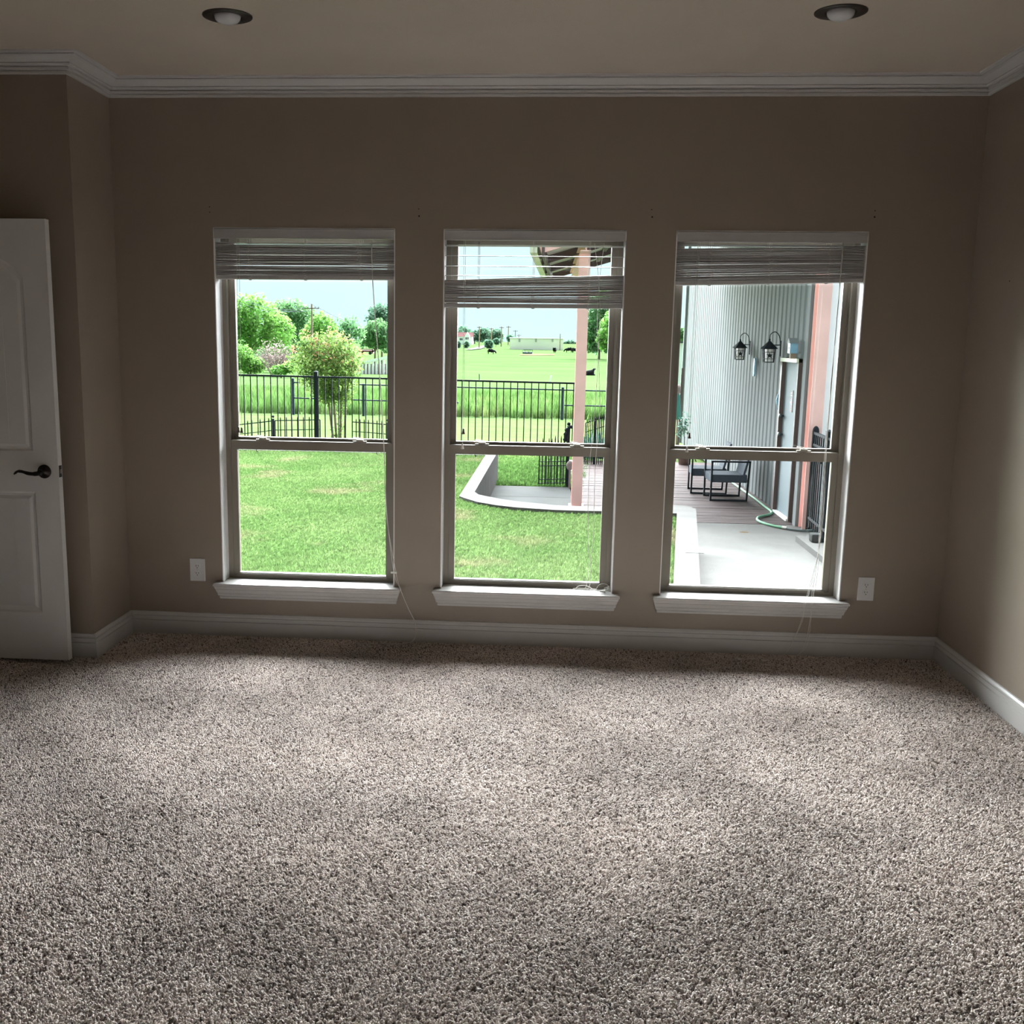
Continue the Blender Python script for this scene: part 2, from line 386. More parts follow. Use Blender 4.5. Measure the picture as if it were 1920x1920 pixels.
def carpet_material():
    m = bpy.data.materials.new('carpet_yarn'); m.use_nodes = True; nt = m.node_tree; L = nt.links.new
    p = nt.nodes['Principled BSDF']; p.inputs['Roughness'].default_value = .9; p.inputs['Specular IOR Level'].default_value = .2
    p.inputs['Sheen Weight'].default_value = .15
    oi = nt.nodes.new('ShaderNodeObjectInfo'); rp = nt.nodes.new('ShaderNodeValToRGB')
    e = rp.color_ramp.elements
    e[0].position = 0; e[0].color = (.16, .125, .11, 1); e[1].position = 1; e[1].color = (.93, .845, .80, 1)
    k = rp.color_ramp.elements.new(.16); k.color = (.50, .43, .395, 1)
    k = rp.color_ramp.elements.new(.5); k.color = (.77, .69, .65, 1)
    L(oi.outputs['Random'], rp.inputs[0])
    geo = nt.nodes.new('ShaderNodeNewGeometry'); nz = nt.nodes.new('ShaderNodeTexNoise'); nz.inputs['Scale'].default_value = 1.6; nz.inputs['Detail'].default_value = 4
    L(geo.outputs['Position'], nz.inputs['Vector'])
    mr = nt.nodes.new('ShaderNodeMapRange'); mr.inputs[1].default_value = .3; mr.inputs[2].default_value = .7; mr.inputs[3].default_value = .76; mr.inputs[4].default_value = 1.06
    L(nz.outputs['Fac'], mr.inputs[0])
    h = nt.nodes.new('ShaderNodeHueSaturation'); L(mr.outputs[0], h.inputs['Value']); L(rp.outputs[0], h.inputs['Color']); L(h.outputs[0], p.inputs['Base Color'])
    return m
tuft = MB().tube([(0, 0, -.002), (.0005, 0, .004), (.0025, .001, .008), (.0055, .0015, .0105)], [.0026, .0030, .0032, .0020], 5)
tuft_o = proto('carpet_tuft', tuft, carpet_material(), True)
pile_poly = [(XLL, YJ-.01), (XLL, -2.3), (-.5, -4.0), (XR-.004, -4.0), (XR-.004, -.012), (XL+.004, -.012), (XL+.004, YJ-.012)]
gn_scatter('carpet_pile', pile_poly, 0.0, floor, tuft_o, 35000, 3, (.58, 1.05), .35, (2.4, 3.0))

# ---------------------------------------------------------------- windows
FD0, FD1 = .105, .185        # depth range of the window unit inside the wall
def ring(mb, x0, z0, x1, z1, t, y0, y1, tb=None, tt=None):
    tb = t if tb is None else tb; tt = t if tt is None else tt
    mb.box(x0, y0, z0, x0+t, y1, z1); mb.box(x1-t, y0, z0, x1, y1, z1)
    mb.box(x0+t, y0, z0, x1-t, y1, z0+tb); mb.box(x0+t, y0, z1-tt, x1-t, y1, z1)
    return mb
PROF_SILL = [(.012, .214), (.016, .2145), (.020, .226), (.018, .229), (.019, .231), (.028, .234), (.033, .246), (.032, .249), (.035, .251), (.046, .270), (.045, .273), (.049, .275), (.054, .287), (.052, .2895), (.061, .2905), (.062, .298), (.058, .304)]
def window(i, x0, x1, where):
    w = struct('window_%d' % i, where, ((x0+x1)/2, 0, ZS))
    # painted reveal lining the opening
    rv = MB(); rv.box(x0-.001, -.0015, .30, x0+.004, RD, ZH); rv.box(x1-.004, -.0015, .30, x1+.001, RD, ZH); rv.box(x0+.004, -.0015, ZH-.004, x1-.004, RD, ZH+.001)
    obj('reveal', rv, reveal_m, w)
    a, b, z0, z1 = x0+.004, x1-.004, .296, ZH-.004
    fr = ring(MB(), a, z0, b, z1, .022, FD0, FD1, .026, .030)
    fr.box(a+.022, FD0+.040, z0+.026, a+.030, FD0+.048, z1-.03); fr.box(b-.030, FD0+.040, z0+.026, b-.022, FD0+.048, z1-.03)
    fr.box(a+.022, FD0, z0+.026, a+.026, FD0+.008, z1-.03); fr.box(b-.026, FD0, z0+.026, b-.022, FD0+.008, z1-.03)
    obj('window_frame', fr, vinyl_m, w)
    # fixed upper sash, set further out
    up_ = ring(MB(), a+.026, 1.030, b-.026, z1-.028, .030, .152, .178, .040, .028)
    us = obj('sash', up_, vinyl_m, w)
    obj('pane', MB().box(a+.050, .1635, 1.064, b-.050, .1665, z1-.050), glass_m, us)
    # lower sash in front
    lo = ring(MB(), a+.020, .318, b-.020, 1.052, .038, .112, .142, .016, .046)
    lo.box(a+.030, .106, 1.046, b-.030, .144, 1.055)               # lift ledge
    lo.box(a+.050, .104, .322, b-.050, .114, .330)
    ls = obj('sash', lo, vinyl_m, w)
    obj('pane', MB().box(a+.052, .1255, .330, b-.052, .1285, 1.012), glass_m, ls)
    for lx in (a+.190, b-.205):
        lk = MB().box(lx-.030, .118, 1.055, lx+.042, .140, 1.062); lk.box(lx-.012, .120, 1.062, lx+.024, .138, 1.070)
        lk.add([(lx-.030, .116, 1.078), (lx+.010, .116, 1.072), (lx+.010, .130, 1.072), (lx-.030, .130, 1.078), (lx-.030, .116, 1.082), (lx+.012, .116, 1.076), (lx+.012, .130, 1.076), (lx-.030, .130, 1.082)],
               [(0,1,2,3),(7,6,5,4),(0,4,5,1),(1,5,6,2),(2,6,7,3),(3,7,4,0)])
        obj('sash_lock', lk, lock_m, w)
    for lx in (a+.160, b-.11):
        obj('weep_tab', MB().bar((lx, .1235, 1.004), (lx+.006, .1235, .992), .005, .003), bronze_m, w)
    # stool and apron: mitred returns at both ends
    e = .022
    pr = sweep([(x0-e, .0), (x0-e, -.0005), (x1+e, -.0005), (x1+e, 0)], PROF_SILL)
    n = len(PROF_SILL); st = MB()
    ringsv = []
    P0, P1 = Vector((x0-e+.012, 0, 0)), Vector((x1+e-.012, 0, 0))
    st_v = []
    for o_, z_ in PROF_SILL:
        q = o_-.012
        st_v.append([(x0-e+.012-q*.55, 0, z_), (x0-e+.012-q*.55, -o_, z_), (x1+e-.012+q*.55, -o_, z_), (x1+e-.012+q*.55, 0, z_)])
    vs = [v for row in st_v for v in row]; fs = []
    for k in range(n-1):
        for j in range(3): fs.append((k*4+j, k*4+j+1, (k+1)*4+j+1, (k+1)*4+j))
    fs.append((0, 1, 2, 3)); t = (n-1)*4; fs.append((t, t+1, t+2, t+3))
    st.add(vs, fs)
    st.box(x0+.004, -.002, .290, x1-.004, RD+.004, .304)
    obj('window_sill', st, trim_m, w)
    return w
window(1, *WIN[0], 'left one of the three tall single-hung windows, lawn and crape myrtle beyond')
window(2, *WIN[1], 'middle one of the three tall single-hung windows, red steel post beyond')
window(3, *WIN[2], 'right one of the three tall single-hung windows, metal shed beyond')

# ---------------------------------------------------------------- venetian blinds, drawn up
def slat_mesh(L_, seed):
    r = random.Random(seed); n = 8; mb = MB(); pts = []
    bow = r.uniform(-.0012, .0012)
    for k in range(n+1):
        x = -L_/2 + L_*k/n; dz = bow*math.sin(PI*k/n)
        pts.append((x, dz))
    vs = []
    for x, dz in pts: vs += [(x, -.025, dz-.0014), (x, .025, dz-.0014), (x, .025, dz+.0014), (x, 0, dz+.0022), (x, -.025, dz+.0014)]
    fs = [(k*5+j, k*5+(j+1)%5, (k+1)*5+(j+1)%5, (k+1)*5+j) for k in range(n) for j in range(5)] + [(4,3,2,1,0), tuple(n*5+j for j in range(5))]
    return mb.add(vs, fs)
slat_meshes = {}
def blind(x0, x1, label, zt, zb, loose, tiltL, tiltR, gaps, cord_fn):
    """zt/zb: top and bottom of the gathered stack at the middle; loose: heights of the free slats"""
    xc = (x0+x1)/2; Wd = x1-x0-.012; r = random.Random(int(x0*100))
    root = thing('venetian_blind', label, 'blind', (xc, .03, ZH-.01))
    vb = MB().box(x0+.003, -.004, 2.086, x1-.003, .006, 2.133); vb.box(x0+.003, -.007, 2.118, x1-.003, -.004, 2.133); vb.box(x0+.003, -.006, 2.086, x1-.003, -.004, 2.092)
    obj('valance', vb, slat_m, root)
    obj('headrail', MB().box(x0+.008, .010, 2.090, x1-.008, .062, 2.134), slat_m, root)
    lad = [x0+.175, xc, x1-.175]
    ns = 36 - len(loose); YC = .036
    me = slat_meshes.setdefault(round(Wd, 3), None)
    if me is None:
        me = [bpy.data.meshes.new('slat_mesh_%d' % k) for k in range(3)]
        for k in range(3):
            mbk = slat_mesh(Wd, k); me[k].from_pydata(mbk.v, [], mbk.f)
        slat_meshes[round(Wd, 3)] = me
    def slat(z, ry=0., rx=0., yo=0.):
        o = bpy.data.objects.new('slat', me[r.randrange(3)]); COL.objects.link(o)
        if not o.data.materials: o.data.materials.append(slat_m)
        o.parent = root; o.location = (0, YC-.03+yo, z-(ZH-.01)); o.rotation_euler = (rx, ry, 0)
        return o
    for z, tl in zip(loose, (-.05, .08, .11, .07)): slat(z, 0, tl)
    h = zt-zb-.024
    zs = []
    for k in range(ns):
        f = k/(ns-1); zs.append(zb+.024+h*f)
    for k, z in enumerate(zs):
        f = k/(ns-1)
        ry = -((tiltR[0]-tiltL[0])*(1-f)+(tiltR[1]-tiltL[1])*f)/Wd + r.uniform(-.0012, .0012)
        if gaps: ry += gaps*math.sin(f*9+x0)*.0032
        slat(z + r.uniform(-.0011, .0011), ry, r.uniform(-.04, .04), r.uniform(-.003, .003))
    ry0 = -(tiltR[0]-tiltL[0])/Wd
    br = obj('bottom_rail', MB().box(-Wd/2, -.026, -.010, Wd/2, .026, .010), slat_m, root, bevel=.003)
    br.matrix_parent_inverse = Matrix.Identity(4); br.location = (0, YC-.03, zb+.010-(ZH-.01)); br.rotation_euler = (0, ry0, 0)
    for lx in lad:
        sl = (tiltR[0]-tiltL[0])/Wd*(lx-xc)
        b_ = MB().lathe([(.009, 0), (.009, .003), (.004, .005)], (lx, YC, zb+.0005+sl), 8, (0, 0, -1))
        obj('rail_button', b_, slat_m, root)
        lc = MB()
        top = zt + (tiltR[1]-tiltL[1])/Wd*(lx-xc)
        for dy in (-.027, .027):
            for dx in (-.004, .004): lc.tube([(lx+dx, YC+dy, 2.09), (lx+dx, YC+dy, top)], .0008, 4)
        lc.tube([(lx, YC, 2.09), (lx, YC, zb)], .0009, 4)
        for z in loose: lc.tube([(lx-.004, YC-.027, z-.003), (lx-.004, YC+.027, z-.003)], .0007, 4)
        for dy in (-.028,):                                          # slack loops bunched in front of the stack
            for k in range(15):
                z = zb+.02+sl + (top-zb-.02-sl)*k/14.; dx = r.uniform(-.011, .011)
                lc.tube([(lx+dx, YC+dy, z), (lx+dx+.010*r.choice((-1, 1)), YC+dy-.007, z-.007), (lx+dx*.4, YC+dy-.008, z-.013), (lx-dx*.5, YC+dy-.001, z-.011)], .0009, 4)
        obj('ladder_cord', lc, cord_m, root)
    cord_fn(root)
    return root
def smooth(pts, k=5):
    P = [Vector(p) for p in pts]; out = []
    for i in range(len(P)-1):
        a, b, c, d = P[max(i-1, 0)], P[i], P[i+1], P[min(i+2, len(P)-1)]
        for j in range(k):
            t = j/k; out.append(.5*((2*b)+(c-a)*t+(2*a-5*b+4*c-d)*t*t+(3*b-a-3*c+d)*t**3))
    return out+[P[-1]]
def tassel(p, root, m=cord_m, ax=(0, 0, -1)):
    obj('tassel', MB().lathe([(.0035, -.002), (.0045, .004), (.0055, .014), (.0085, .024), (.0085, .027), (.003, .028)], p, 10, ax), m, root, True)
def cord(name, pts, root, r=.0013, k=6): obj(name, MB().tube(smooth(pts, k), r, 5), cord_m, root, True)

tassel_brown = M('tassel_brown', (.12, .085, .08), .5, .1, 30)
def cords1(root):
    for dx, tx, ty in ((0, 447, 801), (4, 453, 802)):
        a = at(444+dx, 449, Y=.0); b = at(tx, ty, Y=.004)
        cord('tilt_cord', [(a.x, -.001, 2.088), (b.x, .004, b.z)], root, .0009, 1); tassel(b, root, tassel_brown)
    for o_ in (0., .006):
        P = [at(696, 450, Y=.004), at(699, 540, Y=.002), at(711, 700, Y=.0), at(719, 830, Y=-.002), at(725-o_*300, 960, Y=-.004), at(738+o_*500, 1070, Y=-.02), at(750, 1104, Y=-.068),
             at(765, 1140, Y=-.045), at(777, 1165, Y=-.03), at(780-o_*300, 1185, Y=-.022), at(775, 1200, Y=-.03), (at(760, 1206, Z=.012)), at(735, 1207, Z=.014), at(712, 1208, Z=.012), at(690, 1207, Z=.014), at(664, 1206+o_*200, Z=.012)]
        P = [Vector((p.x+o_*.6, p.y-o_, p.z)) for p in P]; cord('lift_cord', P, root, .0014)
    obj('cord_connector', MB().box(*(at(734, 1074, Y=-.034)+Vector((-.004, -.003, -.004))), *(at(742, 1074, Y=-.026)+Vector((.006, .003, .004)))), cord_m, root)
    p = at(699, 1212, Z=.020); tassel(p, root, cord_m, (-.9, -.3, -.1))
    p = at(713, 1207, Z=.018); tassel(p, root, cord_m, (.95, .0, .05))
def cords2(root):
    for dx, tx, ty, m_ in ((0, 869, 804, tassel_brown), (-3, 867, 832, cord_m)):
        a = at(873+dx, 455, Y=0.); b = at(tx, ty, Y=.004)
        cord('tilt_cord', [(a.x, -.001, 2.088), (b.x, .004, b.z)], root, .0009, 1); tassel(b, root, m_)
    for o_, xb in ((0, 1101), (.012, 1107)):
        P = [at(1115+o_*1500, 456, Y=.003), at(1125-o_*400, 577, Y=.001), at(1116+o_*700, 760, Y=.004), at(1105+o_*900, 880, Y=.006), at(1102+o_*900, 1000, Y=.012), at(1104+o_*300, 1050, Y=.02), at(xb, 1092, Y=.03), at(1094+o_*500, 1107, Y=.03)]
        cord('lift_cord', P, root, .0013)
    P = []
    for k in range(30):
        t = k/29.; a = t*5.2*PI
        P.append((2.405+.035*math.cos(a)+.05*t-(.075 if 1.4 < a < 4.9 else 0), .022+.020*math.sin(a*1.07), .3065+.012*abs(math.sin(a*.9))))
    cord('lift_cord', P, root, .0014, 4)
    cord('lift_cord', [(2.43, .03, .307), (2.44, .03, .335), (2.462, .034, .348), (2.492, .036, .340), (2.49, .03, .315), (2.46, .02, .308)], root, .0013, 6)
    cord('lift_cord', [(2.34, .01, .307), (2.325, .02, .310), (2.335, .045, .326), (2.375, .05, .332), (2.41, .04, .320)], root, .0016, 6)
    for p, ax in (((2.452, .004, .314), (1, -.2, 0)), ((2.478, .078, .314), (.6, .2, .1)), ((2.496, .07, .314), (.3, -1, 0)), ((2.505, .085, .313), (-.5, -.6, 0))): tassel(p, root, cord_m, ax)
def cords3(root):
    for dx, tx, ty, m_ in ((4, 1293, 812, tassel_brown), (0, 1288, 838, cord_m)):
        a = at(1309+dx, 455, Y=0.); b = at(tx, ty, Y=.004)
        cord('tilt_cord', [(a.x, -.001, 2.088), (b.x, .004, b.z)], root, .0009, 1); tassel(b, root, m_)
    top = at(1582, 455, Y=.003)
    ends = [(1391, 1236), (1415, 1236), (1437, 1239), (1443, 1247)]
    mids = [[(1553, 800), (1540, 1000), (1515, 1110), (1508, 1130), (1505, 1155), (1488, 1200), (1468, 1228)],
            [(1548, 830), (1533, 1040), (1523, 1108), (1521, 1135), (1519, 1160), (1510, 1205), (1490, 1232)],
            [(1550, 830), (1534, 1060), (1526, 1110), (1523, 1140), (1520, 1165), (1512, 1212), (1480, 1238)],
            [(1552, 800), (1536, 1020), (1518, 1108), (1510, 1135), (1503, 1168), (1480, 1215), (1462, 1236)]]
    for (ex, ey), md in zip(ends, mids):
        P = [Vector((top.x+random.uniform(-.004, .004), .003, 2.09))]
        P += [at(x, y, Y=yy) for (x, y), yy in zip(md, (.002, -.002, -.045, -.068, -.05, -.03, -.04))]
        P += [at((ex*2+md[-1][0])/3, (ey*2+md[-1][1])/3+1, Z=.014), at(ex, ey, Z=.016)]
        cord('lift_cord', P, root, .0011)
        tassel(at(ex, ey, Z=.018), root, cord_m, (-1, random.uniform(-.4, .2), .0))
    cord('lift_cord', [at(1440, 1240, Z=.014), at(1455, 1232, Z=.016), at(1480, 1234, Z=.014), at(1490, 1238, Z=.014), at(1470, 1243, Z=.014), at(1445, 1240, Z=.014)], root, .0011)
blind(*WIN[0], 'white slatted blind drawn up level, sky showing through its slats, over the lawn window', 2.056, 1.888, [2.066], (0, 0), (.004, 0), 1., cords1)
blind(*WIN[1], 'white slatted blind with four loose slats spread above its gathered stack', 1.908, 1.760, [2.062, 2.012, 1.962, 1.915], (0, -.014), (.004, .014), 1.2, cords2)
blind(*WIN[2], 'white slatted blind hanging askew, right end of its bottom rail higher', 2.060, 1.890, [2.072], (-.012, -.006), (.012, .006), .35, cords3)

# ---------------------------------------------------------------- wall outlets
def outlet(x, z, label):
    root = thing('wall_outlet', label, 'outlet', (x, 0, z), 'duplex wall outlets under the windows')
    obj('cover_plate', MB().box(x-.041, -.006, z-.061, x+.041, .0, z+.061), plate_m, root, bevel=.002)
    for s_ in (1, -1):
        c = z+s_*.0195; oc = []
        for k in range(20):
            a = k*2*PI/20; oc.append((x+.0172*math.cos(a), -.0062, c+max(-.0135, min(.0135, .0172*math.sin(a)))))
        rcp = obj('receptacle', MB().extrude(oc, (0, -.0022, 0)), plate_m, root)
        sl = MB().box(x-.0075, -.0088, c-.001, x-.0050, -.0083, c+.0085); sl.box(x+.0050, -.0088, c, x+.0075, -.0083, c+.0075)
        sl.lathe([(.0026, 0), (.0026, .0005)], (x, -.0083, c-.0075), 8, (0, -1, 0)); obj('slot', sl, dark_m, rcp)
    obj('screw', MB().lathe([(.003, 0), (.003, .0012), (.001, .0016)], (x, -.006, z), 8, (0, -1, 0)), brass_m, root)
outlet(.304, .365, 'white duplex outlet on the back wall left of the lawn window')
outlet(3.802, .371, 'white duplex outlet between the shed window and the right wall')

# ---------------------------------------------------------------- recessed ceiling lights (off)
def can(x, y, label):
    root = thing('recessed_light', label, 'ceiling light', (x, y, CEIL), 'recessed ceiling lights')
    obj('trim_ring', MB().lathe([(.098, 0), (.098, .004), (.094, .006), (.060, .002), (.052, -.0), (.052, -.002), (.060, -.0005)], (x, y, CEIL), 40, (0, 0, -1)), trimring_m, root, True)
    obj('lamp_bulb', MB().lathe([(.052, -.001), (.052, .004), (.048, .016), (.038, .025), (.022, .031), (.0, .033)], (x, y, CEIL), 28, (0, 0, -1)), bulb_m, root, True)
can(.842, -1.03, 'unlit recessed ceiling light over the left window side')
can(3.218, -1.02, 'unlit recessed ceiling light over the right window side')

# ---------------------------------------------------------------- open panelled door
DX1, DX0, DY0, DY1, DZ0, DZ1 = -.155, -.965, -.600, -.560, .026, 2.112
def door():
    root = struct('door_1', 'white two-panel door standing open against the left wall jog, dark lever handle', (DX0, DY1, DZ0))
    xr, xl = DX1-.118, DX0+.118
    def up_panel(i_):      # arched upper panel outline, inset i_
        x0, x1, z0, top = xl+i_, xr-i_, 1.050+i_, 1.860-i_
        pts = [(x0, z0), (x1, z0), (x1, top)]
        n = 14; rise = .125
        for k in range(1, n):
            t = k/n; x = x1+(x0-x1)*t; pts.append((x, top+rise*math.sin(PI*t)**.8))
        pts.append((x0, top)); return pts
    def lo_panel(i_): return [(xl+i_, .262+i_), (xr-i_, .262+i_), (xr-i_, .856-i_), (xl+i_, .856-i_)]
    mb = MB(); outer = [(DX0, DZ0), (DX1, DZ0), (DX1, DZ1), (DX0, DZ1)]
    levels = [(0, 0), (.009, .007), (.020, .0075), (.034, .0025), (.046, .0022)]
    hole1, hole2 = up_panel(0), lo_panel(0)
    polys = [[Vector((x, z, 0)) for x, z in p] for p in (outer, hole1[::-1], hole2[::-1])]
    flat = [v for p in polys for v in p]
    tris = tessellate_polygon(polys)
    mb.add([(v.x, DY0, v.y) for v in flat], tris)
    for fn in (up_panel, lo_panel):
        prev = None
        for i_, dep in levels:
            cur = [(x, DY0+dep, z) for x, z in fn(i_)]
            if prev:
                m = len(cur); mb.add(prev+cur, [(k, (k+1) % m, m+(k+1) % m, m+k) for k in range(m)])
            prev = cur
        pv = [[Vector((x, z, 0)) for x, _, z in prev]]
        mb.add(prev, tessellate_polygon(pv))
    mb.add([(DX0, DY0, DZ0), (DX1, DY0, DZ0), (DX1, DY0, DZ1), (DX0, DY0, DZ1), (DX0, DY1, DZ0), (DX1, DY1, DZ0), (DX1, DY1, DZ1), (DX0, DY1, DZ1)],
           [(4,5,6,7), (0,1,5,4), (1,2,6,5), (2,3,7,6), (3,0,4,7)])
    bm = bmesh.new(); me = bpy.data.meshes.new('door_leaf'); me.from_pydata(mb.v, [], mb.f); bm.from_mesh(me)
    bmesh.ops.remove_doubles(bm, verts=bm.verts, dist=1e-5); bmesh.ops.recalc_face_normals(bm, faces=bm.faces); bm.to_mesh(me); bm.free()
    leaf = finish('door_leaf', me, door_m, root)
    for gx in (xr-.115, xr-.235, xr-.345):                 # plank grooves: thin beads standing just off the panel field
        for z0, z1 in ((1.10, 1.845), (.312, .806)):
            obj('plank_bead', MB().bar((gx, DY0+.0022, z0), (gx, DY0+.0022, z1), .006, .0022, side=(1, 0, 0)), door_m, leaf)
    hx, hz = -.222, .955
    h = obj('door_handle', MB().lathe([(.033, 0), (.033, .006), (.030, .010), (.012, .013), (.011, .045), (.013, .050), (.013, .056), (.0, .057)], (hx, DY0, hz), 24, (0, -1, 0)), bronze_m, root, True)
    lev = [(hx, DY0-.050, hz-.002), (hx-.025, DY0-.052, hz-.006), (hx-.055, DY0-.054, hz-.004), (hx-.085, DY0-.054, hz+.004), (hx-.105, DY0-.052, hz+.004), (hx-.118, DY0-.050, hz-.003), (hx-.126, DY0-.048, hz-.010)]
    obj('lever', MB().tube(smooth(lev, 4), [.011]*5+[.009]*5+[.0075]*6+[.006]*6+[.004]*3, 8), bronze_m, h, True)
    obj('latch_plate', MB().box(DX1, DY0+.007, hz-.028, DX1+.0015, DY1-.007, hz+.028), bronze_m, root)
    obj('latch_bolt', MB().extrude([(DX1, DY0+.013, hz-.009), (DX1+.011, DY0+.013, hz-.009), (DX1+.003, DY1-.013, hz-.009), (DX1, DY1-.013, hz-.009)], (0, 0, .018)), brass_m, root)
    for z in (.25, 1.07, 1.9):
        obj('hinge', MB().lathe([(.006, 0), (.006, .09)], (DX0-.004, DY0-.004, z), 8), bronze_m, root)
door()

# ================================================================ outdoors
GL, GC, GP = -.30, -.245, -.75       # lawn, curb top, patio level
TY = [10, 16, 26, 36, 60, 110, 190, 300, 400, 480, 700, 1200]
TZ = [-.80, -.83, -1.06, -1.38, -1.85, -2.75, -4.1, -2.7, -1.15, -.3, 1.2, 1.0]
def tz(y): return float(np.interp(y, TY, TZ))
def gpt(px, py):
    """where the ray of a pixel meets the pasture terrain"""
    d = fw + rt*((px-PPX)/FPX) - up*((py-PPY)/FPX)
    y0 = 12
    for k in range(4000):
        y1 = y0*1.004; t = (y1-CAM.y)/d.y; p = CAM+d*t
        if p.z < tz(p.y): return Vector((p.x, p.y, tz(p.y)))
        y0 = y1
    return p
def onT(px, Y): p = at(px, 640, Y=Y); return Vector((p.x, Y, tz(Y)))

# --- terrain
ny = [11.9, 13, 14.5, 16, 19, 22, 26, 31, 36, 42, 50, 60, 75, 90, 110, 130, 150, 170, 190, 215, 240, 270, 300, 330, 360, 400, 440, 480, 560, 700, 1200]
nx = np.linspace(-1, 1, 41)
tv, tf = [], []
for y in ny:
    for x in nx: tv.append((x*(25+y*.75), y, tz(y)))
for j in range(len(ny)-1):
    for i in range(40): a = j*41+i; tf.append((a, a+1, a+42, a+41))
mow_n = ny.index(36)*40
f_mow = tf[:mow_n]; f_past = tf[mow_n:]
tag(obj('ground_mown', MB().add(tv, f_mow), mow_m, fixn=False), 'mown yellow-green strip between the iron fence and the tall grass', kind='structure')
tag(obj('pasture', MB().add(tv, f_past), past_m, fixn=False), 'wide green pasture with grazing cattle', kind='structure')

# --- lawn and concrete
curveo = [at(x, y, Z=GC) for x, y in ((861, 930), (872, 934), (895, 941), (930, 947), (965, 951), (1000, 953.5), (1040, 956), (1085, 957.5), (1135, 958.5))]
curvei = [at(x, y, Z=GC) for x, y in ((1135, 951), (1085, 949), (1040, 947), (1000, 943), (965, 939.5), (942, 936), (915, 931), (897, 927), (890, 922))]
armL, armR = Vector((1.20, 12.55, GC)), Vector((1.37, 12.55, GC))
tl0, tr0 = Vector((3.60, 7.0, GC)), Vector((3.90, 6.95, GC))
tl1, tr1 = Vector((2.86, .24, GC)), Vector((3.04, .24, GC))
def v2(v, z): return (v.x, v.y, z)
lawn_out = [(-9, .26), (2.865, .26), (3.625, curveo[-1].y-.02)] + [(p.x, p.y-.01) for p in curveo[::-1]] + [(armL.x, 12.3), (-9, 12.3)]
lmb = MB().add([(x, y, GL) for x, y in lawn_out], [tuple(range(len(lawn_out)))])
lme = bpy.data.meshes.new('lawn'); lme.from_pydata(lmb.v, [], lmb.f)
bm = bmesh.new(); bm.from_mesh(lme); bmesh.ops.triangulate(bm, faces=bm.faces); bm.normal_update()
for f_ in bm.faces:
    if f_.normal.z < 0: f_.normal_flip()
bm.to_mesh(lme); bm.free()
lawn = finish('lawn', lme, lawn_m); tag(lawn, 'short green lawn with dry straw patches outside the windows', kind='structure')
blade = MB()
rr = random.Random(3)
for k in range(9):
    a = rr.uniform(0, 2*PI); r_ = rr.uniform(0, .018); h = rr.uniform(.022, .045); w = rr.uniform(.0016, .003); ln = rr.uniform(.004, .022); b = rr.uniform(0, 2*PI)
    x, y = r_*math.cos(a), r_*math.sin(a); dx, dy = math.cos(b), math.sin(b)
    blade.add([(x-dy*w, y+dx*w, 0), (x+dy*w, y-dx*w, 0), (x+dx*ln*.4+dy*w*.8, y+dy*ln*.4-dx*w*.8, h*.6), (x+dx*ln*.4-dy*w*.8, y+dy*ln*.4+dx*w*.8, h*.6), (x+dx*ln, y+dy*ln, h)], [(0,1,2,3), (3,2,4)])
gpoly = bpy.data.meshes.new('lawn_grass')
vis = [(-.9, 2.0), (3.06, 2.0), (3.60, curveo[-1].y-.05)] + [(p.x, p.y-.03) for p in curveo[::-1]] + [(armL.x-.02, 12.25), (-4.2, 12.25)]
gb = MB().add([(x, y, GL) for x, y in vis], [tuple(range(len(vis)))]); gpoly.from_pydata(gb.v, [], gb.f)
bm = bmesh.new(); bm.from_mesh(gpoly); bmesh.ops.triangulate(bm, faces=bm.faces); bm.to_mesh(gpoly); bm.free()
gn_scatter('lawn_grass', gpoly, GL, lawn, proto('grass_tuft', blade, lawn_m), 2600, 11, (.6, 1.3), .2, (1.2, .8))

rw = MB().extrude([v2(p, -1.0) for p in curveo] + [v2(p, -1.0) for p in curvei] + [v2(armR, -1.0), v2(armL, -1.0)], (0, 0, GC+1.0))
rwo = tag(obj('retaining_wall', rw, curb_m), 'white concrete retaining wall curving round the sunken pad', kind='structure')
for (xa, ya), (xb, yb) in (((899, 884), (911, 884)), ((873, 917.5), (886, 917.5))):
    p, q = at(xa, ya, Z=GC+.001), at(xb, yb, Z=GC+.001); obj('joint', MB().bar(p, q, .003, .016), dark_m, rwo)
tailp = [(3.00, 6.62), (tl0.x, 6.68)]
cc = MB().extrude([(curveo[-1].x-.02, curveo[-1].y, -1.0), (3.62, curveo[-1].y-.02, -1.0), (tl1.x, tl1.y, -1.0), (tr1.x+.02, tr1.y, -1.0), (3.86, 6.45, -1.0), (3.87, 6.62, -1.0), (3.83, 6.78, -1.0), (3.72, 6.86, -1.0), (curvei[0].x-.02, curvei[0].y, -1.0)], (0, 0, GC+1.0))
cb = tag(obj('curb', cc, curb_m), 'white concrete curb between lawn and walkway', kind='structure')
p = at(1285, 1036, Z=GC+.001); obj('joint', MB().bar(p, p+Vector((.16, -.01, 0)), .003, .012), dark_m, cb)
tag(obj('curb_far', MB().box(-9, 12.05, -1.0, 1.19, 12.45, GC-.02), curb_m), 'pale concrete edging along the far side of the lawn', kind='structure')
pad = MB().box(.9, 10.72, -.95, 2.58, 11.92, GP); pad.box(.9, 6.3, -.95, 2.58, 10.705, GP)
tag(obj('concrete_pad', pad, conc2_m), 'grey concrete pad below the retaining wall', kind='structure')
tag(obj('walkway', MB().box(2.9, .24, -.95, 6.4, 6.6, GP).box(3.0, 6.6, -.95, 6.4, 8.70, GP), conc_m), 'pale concrete walkway in front of the shed', kind='structure')
st = thing('patio', 'brown wood-grain patio of narrow boards under the porch roof', None, (4.0, 12, GP), None, 'structure')
